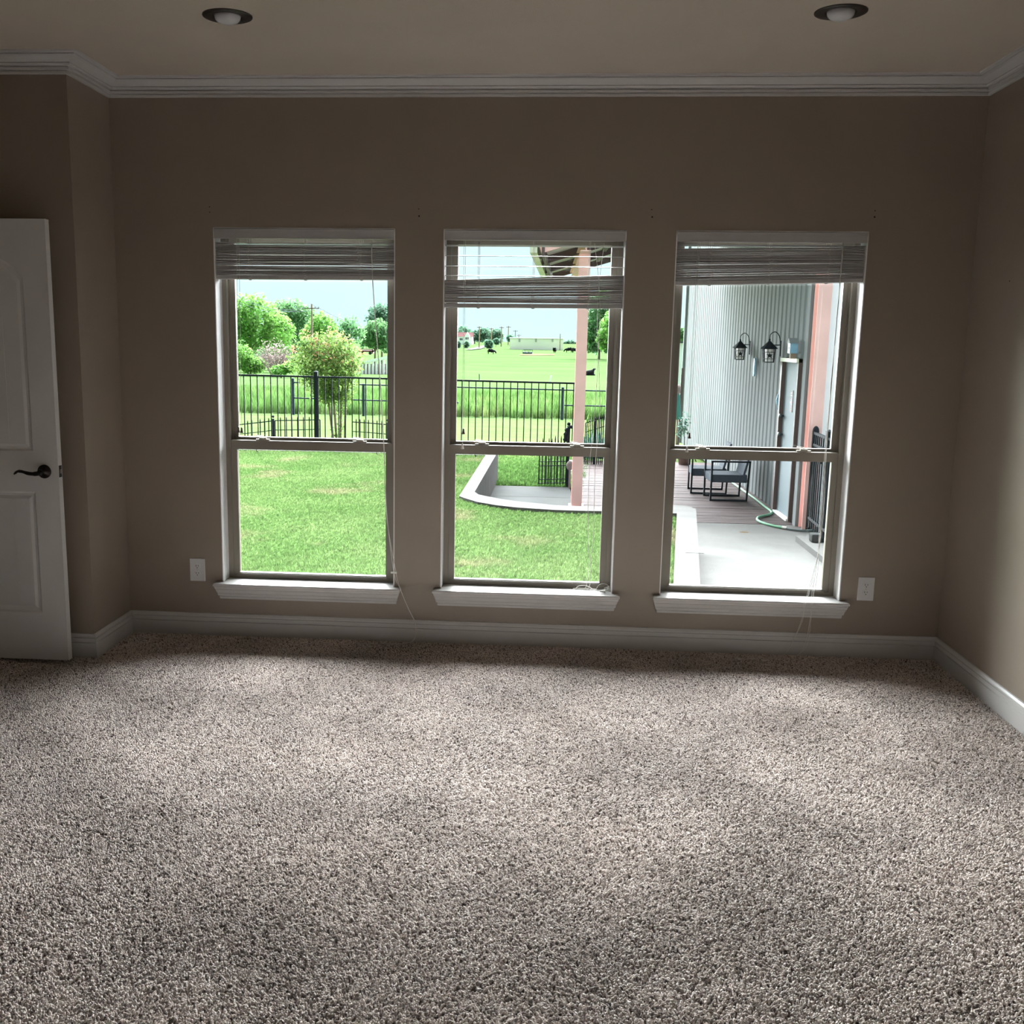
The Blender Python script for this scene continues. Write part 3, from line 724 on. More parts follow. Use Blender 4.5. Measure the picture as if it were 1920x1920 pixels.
bme = bpy.data.meshes.new('deck_board'); bmb = MB().box(-1.46, -.070, -.05, 1.46, .070, 0); bme.from_pydata(bmb.v, [], bmb.f); bme.materials.append(wood_deck)
bme2 = bpy.data.meshes.new('deck_board_short'); bmb = MB().box(-.5, -.070, -.05, .5, .070, 0); bme2.from_pydata(bmb.v, [], bmb.f); bme2.materials.append(wood_deck)
k = 0; y = 6.95
while y < 16.0:
    if y > 8.74: o = bpy.data.objects.new('deck_board', bme); xx = 4.07
    else: o = bpy.data.objects.new('deck_board', bme2); xx = 3.11
    COL.objects.link(o); o.parent = st; o.location = (xx-4.0+random.uniform(-.004, .004), y-12, random.uniform(-.003, .002)); y += .1435
tag(obj('patio_base', MB().box(2.6, 6.7, -1.0, 3.66, 8.7, GP-.045).box(2.6, 8.7, -1.0, 5.53, 16.02, GP-.045), purlin_m), 'dark bed under the patio boards', kind='structure')
obj('stain', MB().lathe([(.001, .0012), (.06, .001)], (at(1395, 998, Z=GP).x, at(1395, 998, Z=GP).y, GP), 10), M('rust_stain', (.11, .082, .052), .9, .1, 20, spec=0), bpy.data.objects['walkway'])

# --- shed
shed = thing('metal_shed', 'tall ribbed metal shed with pale blue door at right, behind the patio', 'shed', (5.5, 8.75, GP))
rib = [(0, 0), (.150, 0), (.195, -.0125), (.212, -.0125), (.245, 0)]
prof = []; yy = 8.86
while yy < 20.8:
    prof += [(yy+a, 5.50+b) for a, b in rib]; yy += .27
def siding(y0, y1, z0, z1, name):
    pr = [(a, b) for a, b in prof if y0 < a < y1]; pr = [(y0, pr[0][1])] + pr + [(y1, pr[-1][1])]
    vs = [(b, a, z) for z in (z0, z1) for a, b in pr]; n = len(pr)
    return obj(name, MB().add(vs, [(i, i+1, n+i+1, n+i) for i in range(n-1)]), siding_m, shed)
DY_0, DY_1, DZT = 9.02, 9.86, 1.37
siding(8.78, DY_0-.05, GP-.05, 4.6, 'siding_panel'); siding(DY_1+.09, 20.9, GP-.05, 4.6, 'siding_panel'); siding(DY_0-.05, DY_1+.09, DZT+.06, 4.6, 'siding_panel')
obj('shed_core', MB().box(5.56, 8.78, GP-.05, 10, 20.9, 4.6), siding_m, shed)
obj('corner_trim', MB().box(5.44, 20.9, GP-.05, 5.60, 21.0, 4.6), siding_m, shed); obj('corner_trim', MB().box(5.465, 8.62, GP-.05, 5.56, 8.78, 4.6), siding_m, shed)
fr = MB().box(5.43, DY_1, GP, 5.56, DY_1+.09, DZT+.05).box(5.45, DY_0-.05, GP, 5.56, DY_0, DZT+.05)
obj('door_frame', fr, doorframe_m, shed)
hd = MB().box(5.42, DY_0-.05, DZT, 5.56, DY_1+.09, DZT+.05); obj('door_header', hd, fascia_m, shed)
dr = obj('door', MB().box(5.485, DY_0, GP+.03, 5.53, DY_1, DZT), doorext_m, shed, bevel=.004)
for z in (.62, .36): obj('door_knob', MB().lathe([(.012, 0), (.012, .03), (.03, .04), (.032, .055), (.02, .068), (.0, .07)], (5.485, DY_1-.07, z), 12, (-1, 0, 0)), M('knob_grey', (.12, .13, .14), .3, .1, 20, metal=.7), dr, True)
sg = obj('door_sign', MB().box(5.478, 9.30, .70, 5.485, 9.44, .99), white_ext, dr)
obj('threshold', MB().box(5.43, DY_0, GP, 5.56, DY_1, GP+.03), whitemetal_m, shed)
fw_ = MB()
x = 5.70
while x < 9.6: fw_.box(x, 8.60, GP, x+.25, 8.64, 4.6); fw_.box(x+.25, 8.585, GP, x+.29, 8.64, 4.6); x += .29
obj('front_panel', fw_, whitemetal_m, shed)
def ibeam(mb, p, q, w, d, t, side):
    p, q, s = Vector(p), Vector(q), Vector(side).normalized(); a = (q-p).normalized(); n = a.cross(s)
    mb.bar(p-n*(d/2-t/2), q-n*(d/2-t/2), w, t, side=s); mb.bar(p+n*(d/2-t/2), q+n*(d/2-t/2), w, t, side=s); mb.bar(p, q, t, d-2*t, side=s); return mb
obj('corner_column', ibeam(MB(), (5.585, 8.50, GP), (5.585, 8.50, 4.5), .165, .20, .014, (1, 0, 0)), steel_red, shed)
# red word sign on the shed door: rows of small red blocks as on the photograph's narrow notice
for zz, h_ in ((.965, .016), (.93, .012), (.885, .014), (.845, .03), (.79, .012), (.76, .012), (.725, .014)):
    obj('sign_print', MB().box(5.4768, 9.315, zz-h_, 5.478, 9.425, zz), sign_m, dr)

# --- lanterns and small things hung on the shed wall
def lantern(y, z, s, label):
    r = thing('wall_lantern', label, 'lantern', (5.47, y, z), 'black lanterns on the shed wall'); X = 5.31
    obj('back_plate', MB().box(5.455, y-.028*s, z-.02*s, 5.472, y+.028*s, z+.20*s), black_iron, r)
    obj('arm', MB().tube(smooth([(5.46, y, z+.16*s), (5.44, y, z+.27*s), (5.38, y, z+.325*s), (5.32, y, z+.29*s), (X, y, z+.22*s)], 5), .006, 6).bar((5.46, y, z+.14*s), (X+.05, y, z+.14*s), .014), black_iron, r)
    a, b = .062*s, .075*s
    cg = MB()
    for sx in (-1, 1):
        for sy in (-1, 1): cg.bar((X+sx*a, y+sy*a, z-.10*s), (X+sx*b, y+sy*b, z+.085*s), .010)
    for zz, w in ((-.10, a), (-.055, a*1.05), (.04, b*.98), (.085, b)):
        for s1 in (-1, 1): cg.bar((X-w, y+s1*w, z+zz*s), (X+w, y+s1*w, z+zz*s), .008); cg.bar((X+s1*w, y-w, z+zz*s), (X+s1*w, y+w, z+zz*s), .008)
    for s1 in (-1, 1):
        for o_ in (-.35, .35):
            cg.bar((X+o_*a*1.1, y+s1*a*1.03, z-.10*s), (X+o_*a*1.3, y+s1*b, z+.085*s), .006); cg.bar((X+s1*a*1.03, y+o_*a*1.1, z-.10*s), (X+s1*b, y+o_*a*1.3, z+.085*s), .006)
        # five-pointed star on each face
        for face in (0, 1):
            star = []
            for k in range(10):
                rr_ = (.046 if k % 2 == 0 else .019)*s; an = PI/2+k*PI/5
                u, v = rr_*math.cos(an), rr_*math.sin(an)-.008*s
                star.append((X+u, y+s1*.069*s, z+v) if face == 0 else (X+s1*.069*s, y+u, z+v))
            cg.extrude(star, (0, .003, 0) if face == 0 else (.003, 0, 0))
    obj('cage', cg, black_iron, r)
    obj('glass_shade', MB().box(X-.05*s, y-.05*s, z-.095*s, X+.05*s, y+.05*s, z+.08*s), M('lantern_glass', (.93, .94, .94), .4, .02, 9), r)
    obj('cap', MB().lathe([(.125*s, 0), (.118*s, .010), (.07*s, .055*s), (.03*s, .095*s), (.010, .115*s), (.016*s, .128*s), (.012*s, .140*s), (.0, .150*s)], (X, y, z+.085*s), 8), black_iron, r)
    obj('floor_plate', MB().box(X-.068*s, y-.068*s, z-.108*s, X+.068*s, y+.068*s, z-.10*s), black_iron, r)
lantern(12.55, 1.455, 1.0, 'farther black star lantern, left of the two on the ribbed shed wall')
lantern(10.22, 1.455, 1.0, 'nearer black star lantern on the ribbed shed wall, closest to the door')
th = thing('wall_thermometer', 'pale blue oblong thermometer hung between the two shed lanterns', 'thermometer', (5.47, 11.95, 1.24))
pl = [(5.462, 11.95+.055*math.cos(a), 1.335+.055*math.sin(a)) for a in np.linspace(0, PI, 8)] + [(5.462, 11.95+.045*math.cos(a), 1.14+.04*math.sin(a)) for a in np.linspace(PI, 2*PI, 8)]
obj('board', MB().extrude(pl, (-.025, 0, 0)), blue_m, th); obj('tube', MB().box(5.434, 11.943, 1.13, 5.437, 11.957, 1.33), sign_m, th)
bh = thing('birdhouse', 'small pale blue birdhouse on a ledge above the shed door', 'birdhouse', (5.44, 9.22, 1.42))
obj('house', MB().box(5.36, 9.13, 1.49, 5.46, 9.26, 1.62), blue_m, bh); obj('roof', MB().extrude([(5.35, 9.11, 1.62), (5.35, 9.28, 1.62), (5.35, 9.195, 1.69)], (.12, 0, 0)), white_ext, bh)
obj('perch_block', MB().box(5.38, 9.16, 1.42, 5.45, 9.23, 1.49), pole_m, bh); obj('hole', MB().lathe([(.02, 0), (.02, .002)], (5.36, 9.195, 1.56), 10, (-1, 0, 0)), dark_m, bh)
dc = thing('wall_ornament', 'slim blue fish-shaped ornament beside the shed door frame', 'ornament', (5.47, 10.02, .84))
obj('body', MB().tube(smooth([(5.45, 10.03, .97), (5.44, 10.0, .90), (5.44, 10.05, .84), (5.44, 10.0, .77), (5.45, 10.02, .70)], 4), [.006]*4+[.022]*5+[.026]*4+[.016]*4, 6), blue_m, dc)

# --- porch: roof and steel post
pr = thing('porch_roof', 'corrugated metal porch roof sloping down from the shed', 'roof', (3.7, 12, 2.9))
def rz(x): return 2.875 + (x-1.95)*.30
cor = MB(); ys = np.arange(9.3, 16.6, .076)
vs = []
for i, y_ in enumerate(ys):
    dz = .012 if i % 2 else -.012
    sk = (y_-9.3)*.022
    for x_ in (1.97+sk, 5.52): vs.append((x_, y_, rz(x_)+dz))
cor.add(vs, [(2*i, 2*i+1, 2*i+3, 2*i+2) for i in range(len(ys)-1)]); obj('roof_sheet', cor, roof_under, pr, fixn=False)
obj('gutter', MB().bar((1.93, 9.28, 2.83), (2.09, 16.6, 2.83), .12, .10, side=(0, 0, 1)), fascia_m, pr)
obj('fascia_board', MB().bar((2.06, 9.30, 2.80), (2.22, 16.6, 2.80), .14, .04, side=(0, 0, 1)), purlin_m, pr)
for y_ in (9.36, 11.6, 13.9, 16.3): obj('rafter', MB().bar((2.02, y_, rz(2.02)-.075), (5.44, y_, rz(5.44)-.075), .11, .07, side=(0, 0, 1)), steel_red if y_ < 10 else purlin_m, pr)
for x_ in (3.1, 4.1, 5.1): obj('purlin', MB().bar((x_, 9.3, rz(x_)-.035), (x_, 16.5, rz(x_)-.035), .05, .07), purlin_m, pr)
pb = obj('eave_beam', ibeam(MB(), (2.632, 9.3, 2.88), (2.632, 16.5, 2.88), .14, .16, .012, (1, 0, 0)), steel_red, pr)
post = thing('steel_post', 'dusty red steel post holding up the porch roof', 'post', (2.632, 9.9, GP))
obj('column', ibeam(MB(), (2.632, 9.9, GP), (2.632, 9.9, 2.80), .150, .20, .014, (1, 0, 0)), steel_red, post)
obj('base_plate', MB().box(2.52, 9.76, GP, 2.74, 10.04, GP+.015), steel_red, post)

# --- patio chairs
def chair(label, loc, rz_):
    c = thing('patio_chair', label, 'chair', (0, 0, 0), 'wicker patio chairs')
    t = .026
    for sx in (-1, 1):
        x = sx*.275
        f = MB().bar((x, -.27, 0), (x, -.27, .60), t); f.bar((x, .27, 0), (x, .295, .60), t)
        f.bar((x, -.27-t/2, t/2), (x, .27+t/2, t/2), t); f.bar((x, -.27-t/2, .60), (x, .295+t/2, .60), t)
        obj('side_frame', f, black_iron, c)
    obj('seat', MB().box(-.262, -.275, .28, .262, .27, .40), wicker_m, c, bevel=.012)
    bk = MB().extrude([(-.262, .20, .40), (-.262, .235, .40), (-.262, .335, .80), (-.262, .300, .80)], (.524, 0, 0))
    obj('backrest', bk, wicker_m, c, bevel=.008)
    obj('crossbar', MB().bar((-.262, .285, .30), (.262, .285, .30), t*.8), black_iron, c)
    c.location = loc; c.rotation_euler = (0, 0, rz_); return c
c1 = chair('nearer black-framed wicker patio chair, facing away from the shed wall', (4.95, 11.05, GP+.001), -PI/2+.03)
c2 = copy_tree(c1, (4.78, 11.78, GP+.001), -PI/2-.05); c2['label'] = 'farther black-framed wicker patio chair, partly behind the nearer one'

# --- hose
hs = thing('garden_hose', 'green garden hose curling from the shed wall onto the walkway', 'hose', (5.3, 9, GP))
HZ = GP+.018
hp = [(5.36, 13.6), (5.38, 12.6), (5.39, 11.4), (5.39, 10.6), (5.385, 10.2), (5.39, 9.85), (5.37, 9.62), (5.28, 9.42), (5.12, 9.22), (5.05, 9.0), (5.05, 8.82), (5.10, 8.62), (5.19, 8.45), (5.26, 8.36)]
obj('green_length', MB().tube(smooth([(x_, y_, HZ) for x_, y_ in hp], 6), .017, 8), hose_m, hs, True)
obj('coupling', MB().lathe([(.022, 0), (.022, .06)], (5.25, 8.372, HZ), 10, (.8, -.6, 0)), brass_m, hs)
hp2 = [(5.28, 8.35), (5.36, 8.24), (5.47, 8.18), (5.58, 8.22), (5.66, 8.28), (5.74, 8.24), (5.80, 8.15)]
obj('grey_length', MB().tube(smooth([(x_, y_, HZ) for x_, y_ in hp2], 6), .015, 8), hosegray_m, hs, True)

# --- iron fences
def fence(name, label, P, Q, zt, zb, pitch, posts, rails, group=None, ph=.07, pw=.016, hdrop=0):
    P, Q = Vector((*P, 0)), Vector((*Q, 0)); L_ = (Q-P).length; a = (Q-P)/L_
    f = thing(name, label, 'fence', (P.x, P.y, zb), group)
    top = lambda s: zt+hdrop*s/L_
    for rz_ in rails:
        obj('rail', MB().bar(P+Vector((0, 0, top(0)+rz_)), Q+Vector((0, 0, top(L_)+rz_)), .030, .030), black_iron, f)
    s = pitch*.5
    while s < L_:
        p = P+a*s; obj('picket', MB().bar((p.x, p.y, zb+.06), (p.x, p.y, top(s)), pw), black_iron, f); s += pitch
    for s in posts:
        p = P+a*s; pz = top(s)+ph
        po = obj('fence_post', MB().bar((p.x, p.y, zb-.1), (p.x, p.y, pz), .064), black_iron, f)
        obj('post_cap', MB().add([(p.x-.038, p.y-.038, pz), (p.x+.038, p.y-.038, pz), (p.x+.038, p.y+.038, pz), (p.x-.038, p.y+.038, pz), (p.x, p.y, pz+.025)], [(3,2,1,0), (0,1,4), (1,2,4), (2,3,4), (3,0,4)]), black_iron, po)
    return f
fence('iron_fence', 'black iron picket fence along the far edge of the lawn', (-4.26, 12.6), (2.74, 12.6), .985, -.28, .1175, (.02, 2.49, 4.75), (-.015, -1.10), hdrop=-.055)
sf = fence('iron_fence', 'black iron picket fence beside the walkway, seen nearly edge-on', (5.56, 8.30), (5.30, 2.2), .52, GP, .1175, (.80, 3.2, 5.6), (-.015, -.16, -1.1))
obj('end_post', MB().lathe([(.042, 0), (.042, 1.28), (.036, 1.31), (.02, 1.335), (.0, 1.345)], (5.575, 8.33, GP), 14), black_iron, sf, True)
tag(obj('curb_fence', MB().box(5.22, 1.0, -.95, 5.40, 7.5, GP+.07), conc_m), 'white concrete footing under the walkway fence', kind='structure')
obj('footing_stone', MB().box(5.30, 7.05, GP+.07, 5.42, 7.2, GP+.17), conc2_m, bpy.data.objects['curb_fence'], bevel=.02)

pf = thing('pipe_fence', 'dark two-rail pipe fence in front of the tall grass', 'fence', (0, 36, tz(36)))
for px in (548, 681, 1058, 1190, 432, 830):
    p = at(px, 640, Y=36.0); obj('fence_post', MB().lathe([(.055, 0), (.055, 1.42 if px < 600 else 1.25), (.03, 1.44 if px < 600 else 1.27)], (p.x, 36, tz(36)), 8), gray_iron, pf)
for (xa, ya, xb, yb) in ((548, 717, 685, 721.5), (548, 746, 685, 750.5), (685, 721.5, 1200, 735), (685, 750.5, 860, 755), (1058, 760, 1200, 763)):
    obj('rail', MB().bar(at(xa, ya, Y=36), at(xb, yb, Y=36), .05), gray_iron, pf)

def gpanel(label, pts, Y, stakes, ball=None, zb=None):
    """short wire garden fence panel; pts = pixels of the top rail, stakes = pixel x of the spikes"""
    zb = zb or tz(Y)
    A = at(*pts[0], Y=Y); f = thing('garden_fence', label, 'fence', (A.x, Y, zb), 'low garden fence panels')
    R = [at(*p, Y=Y) for p in pts]
    obj('rail', MB().tube(R, .010, 5), black_iron, f); obj('rail', MB().tube([Vector((p.x, p.y, p.z-.18)) for p in R], .008, 5), black_iron, f)
    for e in (R[0], R[-1]): obj('side_bar', MB().bar((e.x, Y, zb), (e.x, Y, e.z), .020), black_iron, f)
    for px in stakes:
        b = at(px, pts[0][1], Y=Y); t = (px-pts[0][0])/(pts[-1][0]-pts[0][0]+1e-6)
        z = np.interp(b.x, [p.x for p in R], [p.z for p in R])
        obj('spike', MB().tube([(b.x, Y, zb), (b.x, Y, z+.04), (b.x, Y, z+.07)], [.011, .011, .002], 5), black_iron, f)
    for px, py in (ball or []):
        b = at(px, py, Y=Y); bo = obj('finial_post', MB().bar((b.x, Y, zb), (b.x, Y, b.z-.04), .038), black_iron, f); obj('ball_finial', MB().ball((b.x, Y, b.z), .026, 8), black_iron, bo)
    return f
gpanel('garden fence panel sloping down at the lawn window edge, ending in a ball post', [(440, 797), (470, 794), (512, 789)], 14.5, (464.5, 472.5, 488, 496, 504), [(512, 781)])
gpanel('wider garden fence panel between ball post and crape myrtle', [(515.5, 788.5), (560, 788), (600, 787)], 14.5, (526, 537, 547.5, 558, 569, 580, 590))
gpanel('garden fence panel right of the crape myrtle, with a ball post', [(660.5, 791), (690, 793), (725, 796)], 14.5, (668, 675, 683, 691, 699.5, 707, 716), [(727, 788)])
gpanel('garden fence panel seen past the red post, above blue-green leaves', [(1098, 793), (1118, 787), (1140, 780)], 15.4, [1101+3.4*k for k in range(12)], [(1117, 785), (1137, 779)])
gt = thing('garden_gate', 'black spiked garden gate standing at the back of the concrete pad', 'gate', (2.3, 12.0, GP))
for i, px in enumerate((1010.5, 1016.5, 1022, 1028, 1033.5, 1039.5, 1045, 1050.5, 1056, 1061)):
    b = at(px, 890, Y=12.0); top_ = at(px, 826 - (i % 2)*5 - (4 if i > 3 else 0), Y=12.0).z
    obj('spike', MB().tube([(b.x, 12.0, GP+.03), (b.x, 12.0, top_-.05), (b.x, 12.0, top_)], [.010, .010, .003], 5), black_iron, gt)
for i, px in enumerate((1024, 1031, 1043, 1053)):
    b = at(px, 890, Y=12.06); obj('spike', MB().bar((b.x, 12.06, GP+.05), (b.x, 12.06, -.25), .012), black_iron, gt)
for py in (866, 873.5, 899, 906): obj('rail', MB().bar(at(1010, py, Y=12.0), at(1063, py-1, Y=12.0), .014), black_iron, gt)
b = at(1066.5, 795, Y=12.0); gp_ = obj('gate_post', MB().bar((b.x, 12.0, GP), (b.x, 12.0, b.z-.03), .05), black_iron, gt); obj('ball_finial', MB().ball(b, .030, 10), black_iron, gp_)
sc = []
for k in range(7):
    q = at(1060+(k % 2)*1.5, 826-k*4, Y=11.98); sc.append((q.x-.012*k+.05, 11.98, q.z))
scr = MB().tube(smooth([at(1061, 828, Y=11.97), at(1060, 818, Y=11.97), at(1063, 808, Y=11.97), at(1068, 801, Y=11.97), at(1074, 801, Y=11.97)], 5), .028, 6)
for px, py in ((1059, 824), (1060, 814), (1062, 806)): scr.ball(at(px, py, Y=11.97), .032, 8)
obj('scroll_bracket', scr, black_iron, gt, True)
so = thing('stone_ornament', 'round pinkish stone ornament between gate and red post', 'ornament', tuple(at(1068, 905, Y=11.8)))
q = at(1068.5, 873, Y=11.8); obj('disc', MB().ball(q, .062, 12, (1, .5, 1.25)), pinkstone_m, so, True); obj('stand', MB().bar((q.x, 11.8, GP), (q.x, 11.8, q.z-.05), .03), pinkstone_m, so)

# ---------------------------------------------------------------- plants
def leaves(name, blobs, n, size, mat, parent, seed, shell=.55, flat=.0, two=True):
    """many separate small leaf quads spread through ellipsoids: one uncountable mass"""
    g = np.random.default_rng(seed); V = []; wts = np.array([b[3]*b[4]*b[5] for b in blobs])**(2/3.); wts = wts/wts.sum()
    for b, w in zip(blobs, wts):
        m = max(4, int(n*w)); d = g.normal(size=(m, 3)); d /= np.linalg.norm(d, axis=1)[:, None]
        r = shell + (1-shell)*g.random(m); r *= 1.22 + .16*np.sin(d[:, 0]*7+b[0]) * np.cos(d[:, 2]*6+b[2])
        c = np.array(b[:3]) + d*r[:, None]*np.array(b[3:6])
        u = g.normal(size=(m, 3)); u /= np.linalg.norm(u, axis=1)[:, None]
        v = np.cross(u, d + .6*g.normal(size=(m, 3))); v /= np.linalg.norm(v, axis=1)[:, None]+1e-9
        s = size*(.6+.8*g.random(m))[:, None]
        V.append(np.stack([c-u*s, c+v*s*.55, c+u*s, c-v*s*.55], 1))
    V = np.concatenate(V).reshape(-1, 3); k = len(V)//4
    me = bpy.data.meshes.new(name); me.vertices.add(len(V)); me.vertices.foreach_set('co', V.ravel().astype(np.float32))
    me.loops.add(len(V)); me.loops.foreach_set('vertex_index', np.arange(len(V), dtype=np.int32))
    me.polygons.add(k); me.polygons.foreach_set('loop_start', np.arange(0, len(V), 4, dtype=np.int32))
    me.update(calc_edges=True); me.validate()
    o = finish(name, me, mat, parent); o['kind'] = 'stuff'; return o
def tree(label, blobs_px, Y, n, size, mat, trunk_px=None, cat='tree', name='tree', group='trees beyond the pasture', seed=1, shell=.55, inner=True):
    d = (Vector((0, Y, 0))-CAM).y; mpp = (Y-CAM.y)/FPX
    B = []
    for px, py, rx, ry in blobs_px:
        c = at(px, py, Y=Y); B.append((c.x, c.y, c.z, rx*mpp, max(rx, ry)*mpp*.8, ry*mpp))
    x0 = at(trunk_px or blobs_px[0][0], 640, Y=Y).x; zb = tz(Y)
    r = thing(name, label, cat, (x0, Y, zb), group)
    leaves('foliage', B, int(n*1.7), size*1.15, mat, r, seed, shell)
    zc = np.mean([b[2] for b in B]); w = (B[0][3])*.07
    mb = MB().tube([(x0, Y, zb-.2), (x0+.1*w, Y, (zb+zc)/2), (x0, Y, zc)], [w*1.3, w, w*.6], 7)
    for b in B[:5]: mb.tube([(x0, Y, zb+(zc-zb)*.55), ((x0+b[0])/2, Y, (zb+zc*3)/4*.5+b[2]*.5), (b[0], Y, b[2])], [w*.7, w*.45, w*.2], 5)
    obj('trunk', mb, bark_m, r, True)
    return r
G1 = 'leafy trees along the left side of the pasture'
tree('tall light green tree at the far left of the treeline', [(455, 590, 34, 34), (480, 605, 42, 42), (520, 625, 32, 34), (452, 640, 30, 36)], 150, 3600, .24, leaf_green, 470, group=G1, seed=1)
tree('rounded darker tree rising behind the left treeline, tallest middle crown', [(545, 590, 34, 26), (570, 615, 32, 34), (530, 605, 26, 30)], 172, 2600, .26, leaf_dark, 552, group=G1, seed=2)
tree('bright green tree just right of the timber pole', [(604, 616, 24, 24), (592, 635, 24, 26), (620, 640, 16, 18)], 160, 1800, .23, leaf_green, 604, group=G1, seed=3)
tree('thin airy tree with sky showing through, right of the crape myrtle top', [(650, 612, 22, 20), (668, 625, 16, 18), (640, 632, 18, 18)], 165, 620, .24, leaf_dark, 655, group=G1, seed=4, shell=.2)
tree('dense oak beside the white bridge', [(706, 625, 24, 22), (692, 634, 18, 16), (722, 636, 18, 20)], 185, 1700, .27, leaf_dark, 703, group=G1, seed=5)
tree('taller pale tree standing behind the bridge oak', [(714, 585, 22, 16), (704, 600, 18, 14), (728, 600, 18, 20)], 215, 900, .30, leaf_far, 716, group=G1, seed=6, shell=.3)
tree('low bright shrub at the left foot of the treeline', [(455, 668, 16, 20), (470, 685, 16, 16), (487, 684, 12, 12)], 120, 1100, .17, leaf_green, 468, 'shrub', 'shrub', G1, 7)
tree('small bright bush under the bare brush', [(524, 694, 16, 8), (545, 688, 14, 10)], 112, 500, .15, leaf_green, 526, 'shrub', 'shrub', G1, 8)
tree('dark undergrowth between the treeline trunks', [(500, 650, 40, 22), (560, 655, 34, 22), (600, 660, 20, 16)], 178, 1300, .28, leaf_dark, 530, 'shrub', 'shrub', G1, 18)
br = thing('dead_shrub', 'greyish pink leafless brush in front of the treeline', 'shrub', tuple(onT(518, 118)))
mpp = (118-CAM.y)/FPX; twg = MB(); r_ = random.Random(5); b0 = onT(518, 118)
for k in range(90):
    a = r_.uniform(-1.25, 1.25); L_ = r_.uniform(28, 62)*mpp; y_ = r_.uniform(-1.6, 1.6)
    p0 = b0+Vector((r_.uniform(-.5, .5), y_*.3, 0)); p2 = b0+Vector((math.sin(a)*L_*.72, y_, math.cos(a*.62)*L_)); pm = (p0+p2)/2+Vector((r_.uniform(-.3, .3), 0, .3))
    twg.tube([p0, pm, p2], [.035, .025, .010], 3, False)
    for j in range(4):
        q = pm.lerp(p2, r_.uniform(.1, 1)); twg.tube([q, q+Vector((r_.uniform(-.6, .6), r_.uniform(-.3, .3), r_.uniform(.1, .7)))], [.016, .006], 3, False)
so_ = obj('twigs', twg, twig_m, br, fixn=False); so_['kind'] = 'stuff'
cc_ = at(516, 664, Y=118); leaves('dry_leaves', [(cc_.x, 118, cc_.z, 31*mpp, 1.6, 25*mpp), (cc_.x-.4, 118, cc_.z-1.0, 22*mpp, 1.4, 22*mpp)], 900, .10, twig_m, br, 9, .3)
tree('big tree with dark lower leaves right of the steel post', [(1122, 590, 26, 34), (1110, 630, 22, 28), (1140, 565, 24, 22), (1135, 610, 22, 30), (1112, 648, 16, 12), (1136, 648, 16, 12)], 290, 2600, .50, leaf_dark, 1124, seed=10, group='trees right of the pasture', shell=.3)
tree('lighter green tree in front of the big dark one', [(1142, 620, 16, 28), (1133, 640, 12, 14)], 275, 900, .44, leaf_green, 1142, seed=11, group='trees right of the pasture')
GF = 'hazy trees around the far farmhouse'
for i, (lb, bl, Y, n) in enumerate([('hazy round tree above the farmhouse roof', [(866, 622, 12, 9), (876, 624, 8, 7)], 560, 260), ('wide hazy tree right of the farmhouse', [(890, 630, 12, 9), (902, 628, 10, 11), (910, 626, 9, 10)], 540, 520),
        ('tall greenish tree left of the bare pole row', [(928, 626, 11, 9), (936, 632, 8, 10), (922, 632, 9, 9)], 545, 460), ('small tree at the left end of the cream barn', [(956, 634, 6, 5), (963, 637, 8, 4)], 470, 200),
        ('low hazy clump beyond the right end of the barn', [(1062, 644, 6, 4), (1070, 642, 7, 4), (1078, 645, 6, 3)], 620, 220), ('round bush beside the gravel road', [(916, 645, 7, 6)], 400, 160), ('pale bush by the road bend', [(930, 640, 5, 4)], 440, 120), ('dark shrub below the farmhouse', [(875, 646, 4, 5), (860, 646, 3, 5)], 400, 120)]):
    tree(lb, bl, Y, n, .62, leaf_far, None, 'tree' if i < 5 else 'shrub', 'tree' if i < 5 else 'shrub', GF, 20+i)
tree('treetops seen in the gap left of the metal shed', [(1276, 622, 10, 7), (1274, 632, 9, 7), (1290, 628, 14, 10)], 90, 420, .16, leaf_dark, 1280, seed=31, group='trees right of the pasture')

# crape myrtle behind the iron fence
YM = 16.4; mz = tz(YM); mx_ = at(622, 640, Y=YM).x
cm = thing('crape_myrtle', 'young crape myrtle with coppery tips behind the iron fence', 'tree', (mx_, YM, mz))
mpp = (YM-CAM.y)/FPX
def bl(px, py, rx, ry): c = at(px, py, Y=YM); return (c.x, YM, c.z, rx*mpp, rx*mpp*.9, ry*mpp)
B = [bl(610, 690, 52, 38), (bl(580, 680, 36, 24)), bl(645, 680, 34, 34), bl(618, 650, 40, 26), bl(600, 715, 30, 26), bl(640, 722, 28, 24), bl(620, 745, 24, 14), bl(575, 650, 16, 16)]
B += [bl(610, 738, 26, 16), bl(645, 745, 16, 12)]
leaves('foliage', B, 8500, .033, leaf_myrtle, cm, 40, .4)
tips = [bl(572, 625, 9, 12), bl(590, 632, 10, 8), bl(622, 622, 8, 12), bl(640, 632, 9, 8), bl(655, 640, 7, 8), bl(676, 664, 6, 10), bl(556, 655, 9, 8), bl(600, 645, 22, 8), bl(535, 682, 6, 6), bl(620, 670, 46, 26), bl(668, 690, 10, 10)]
leaves('leaf_tips', tips, 900, .026, leaf_pink, cm, 41, .5)
stm = MB()
for (xa, xb, xc) in ((627, 612, 600), (632, 624, 622), (637, 641, 648), (645, 650, 660)):
    stm.tube(smooth([Vector((at(xa, 640, Y=YM).x, YM+random.uniform(-.06, .06), mz-.05)), at((xa+xb)/2, 780, Y=YM), at(xb, 735, Y=YM), at(xc, 690, Y=YM), at(xc+(xc-xb)*.6, 650, Y=YM)], 3), [.026]*4+[.020]*4+[.014]*3+[.007]*2, 6)
obj('stem', stm, bark_m, cm, True)['kind'] = 'stuff'
sp = [bl(640, 800, 9, 18), bl(632, 815, 10, 12), bl(638, 775, 8, 12), bl(645, 765, 8, 6), bl(625, 812, 6, 12)]
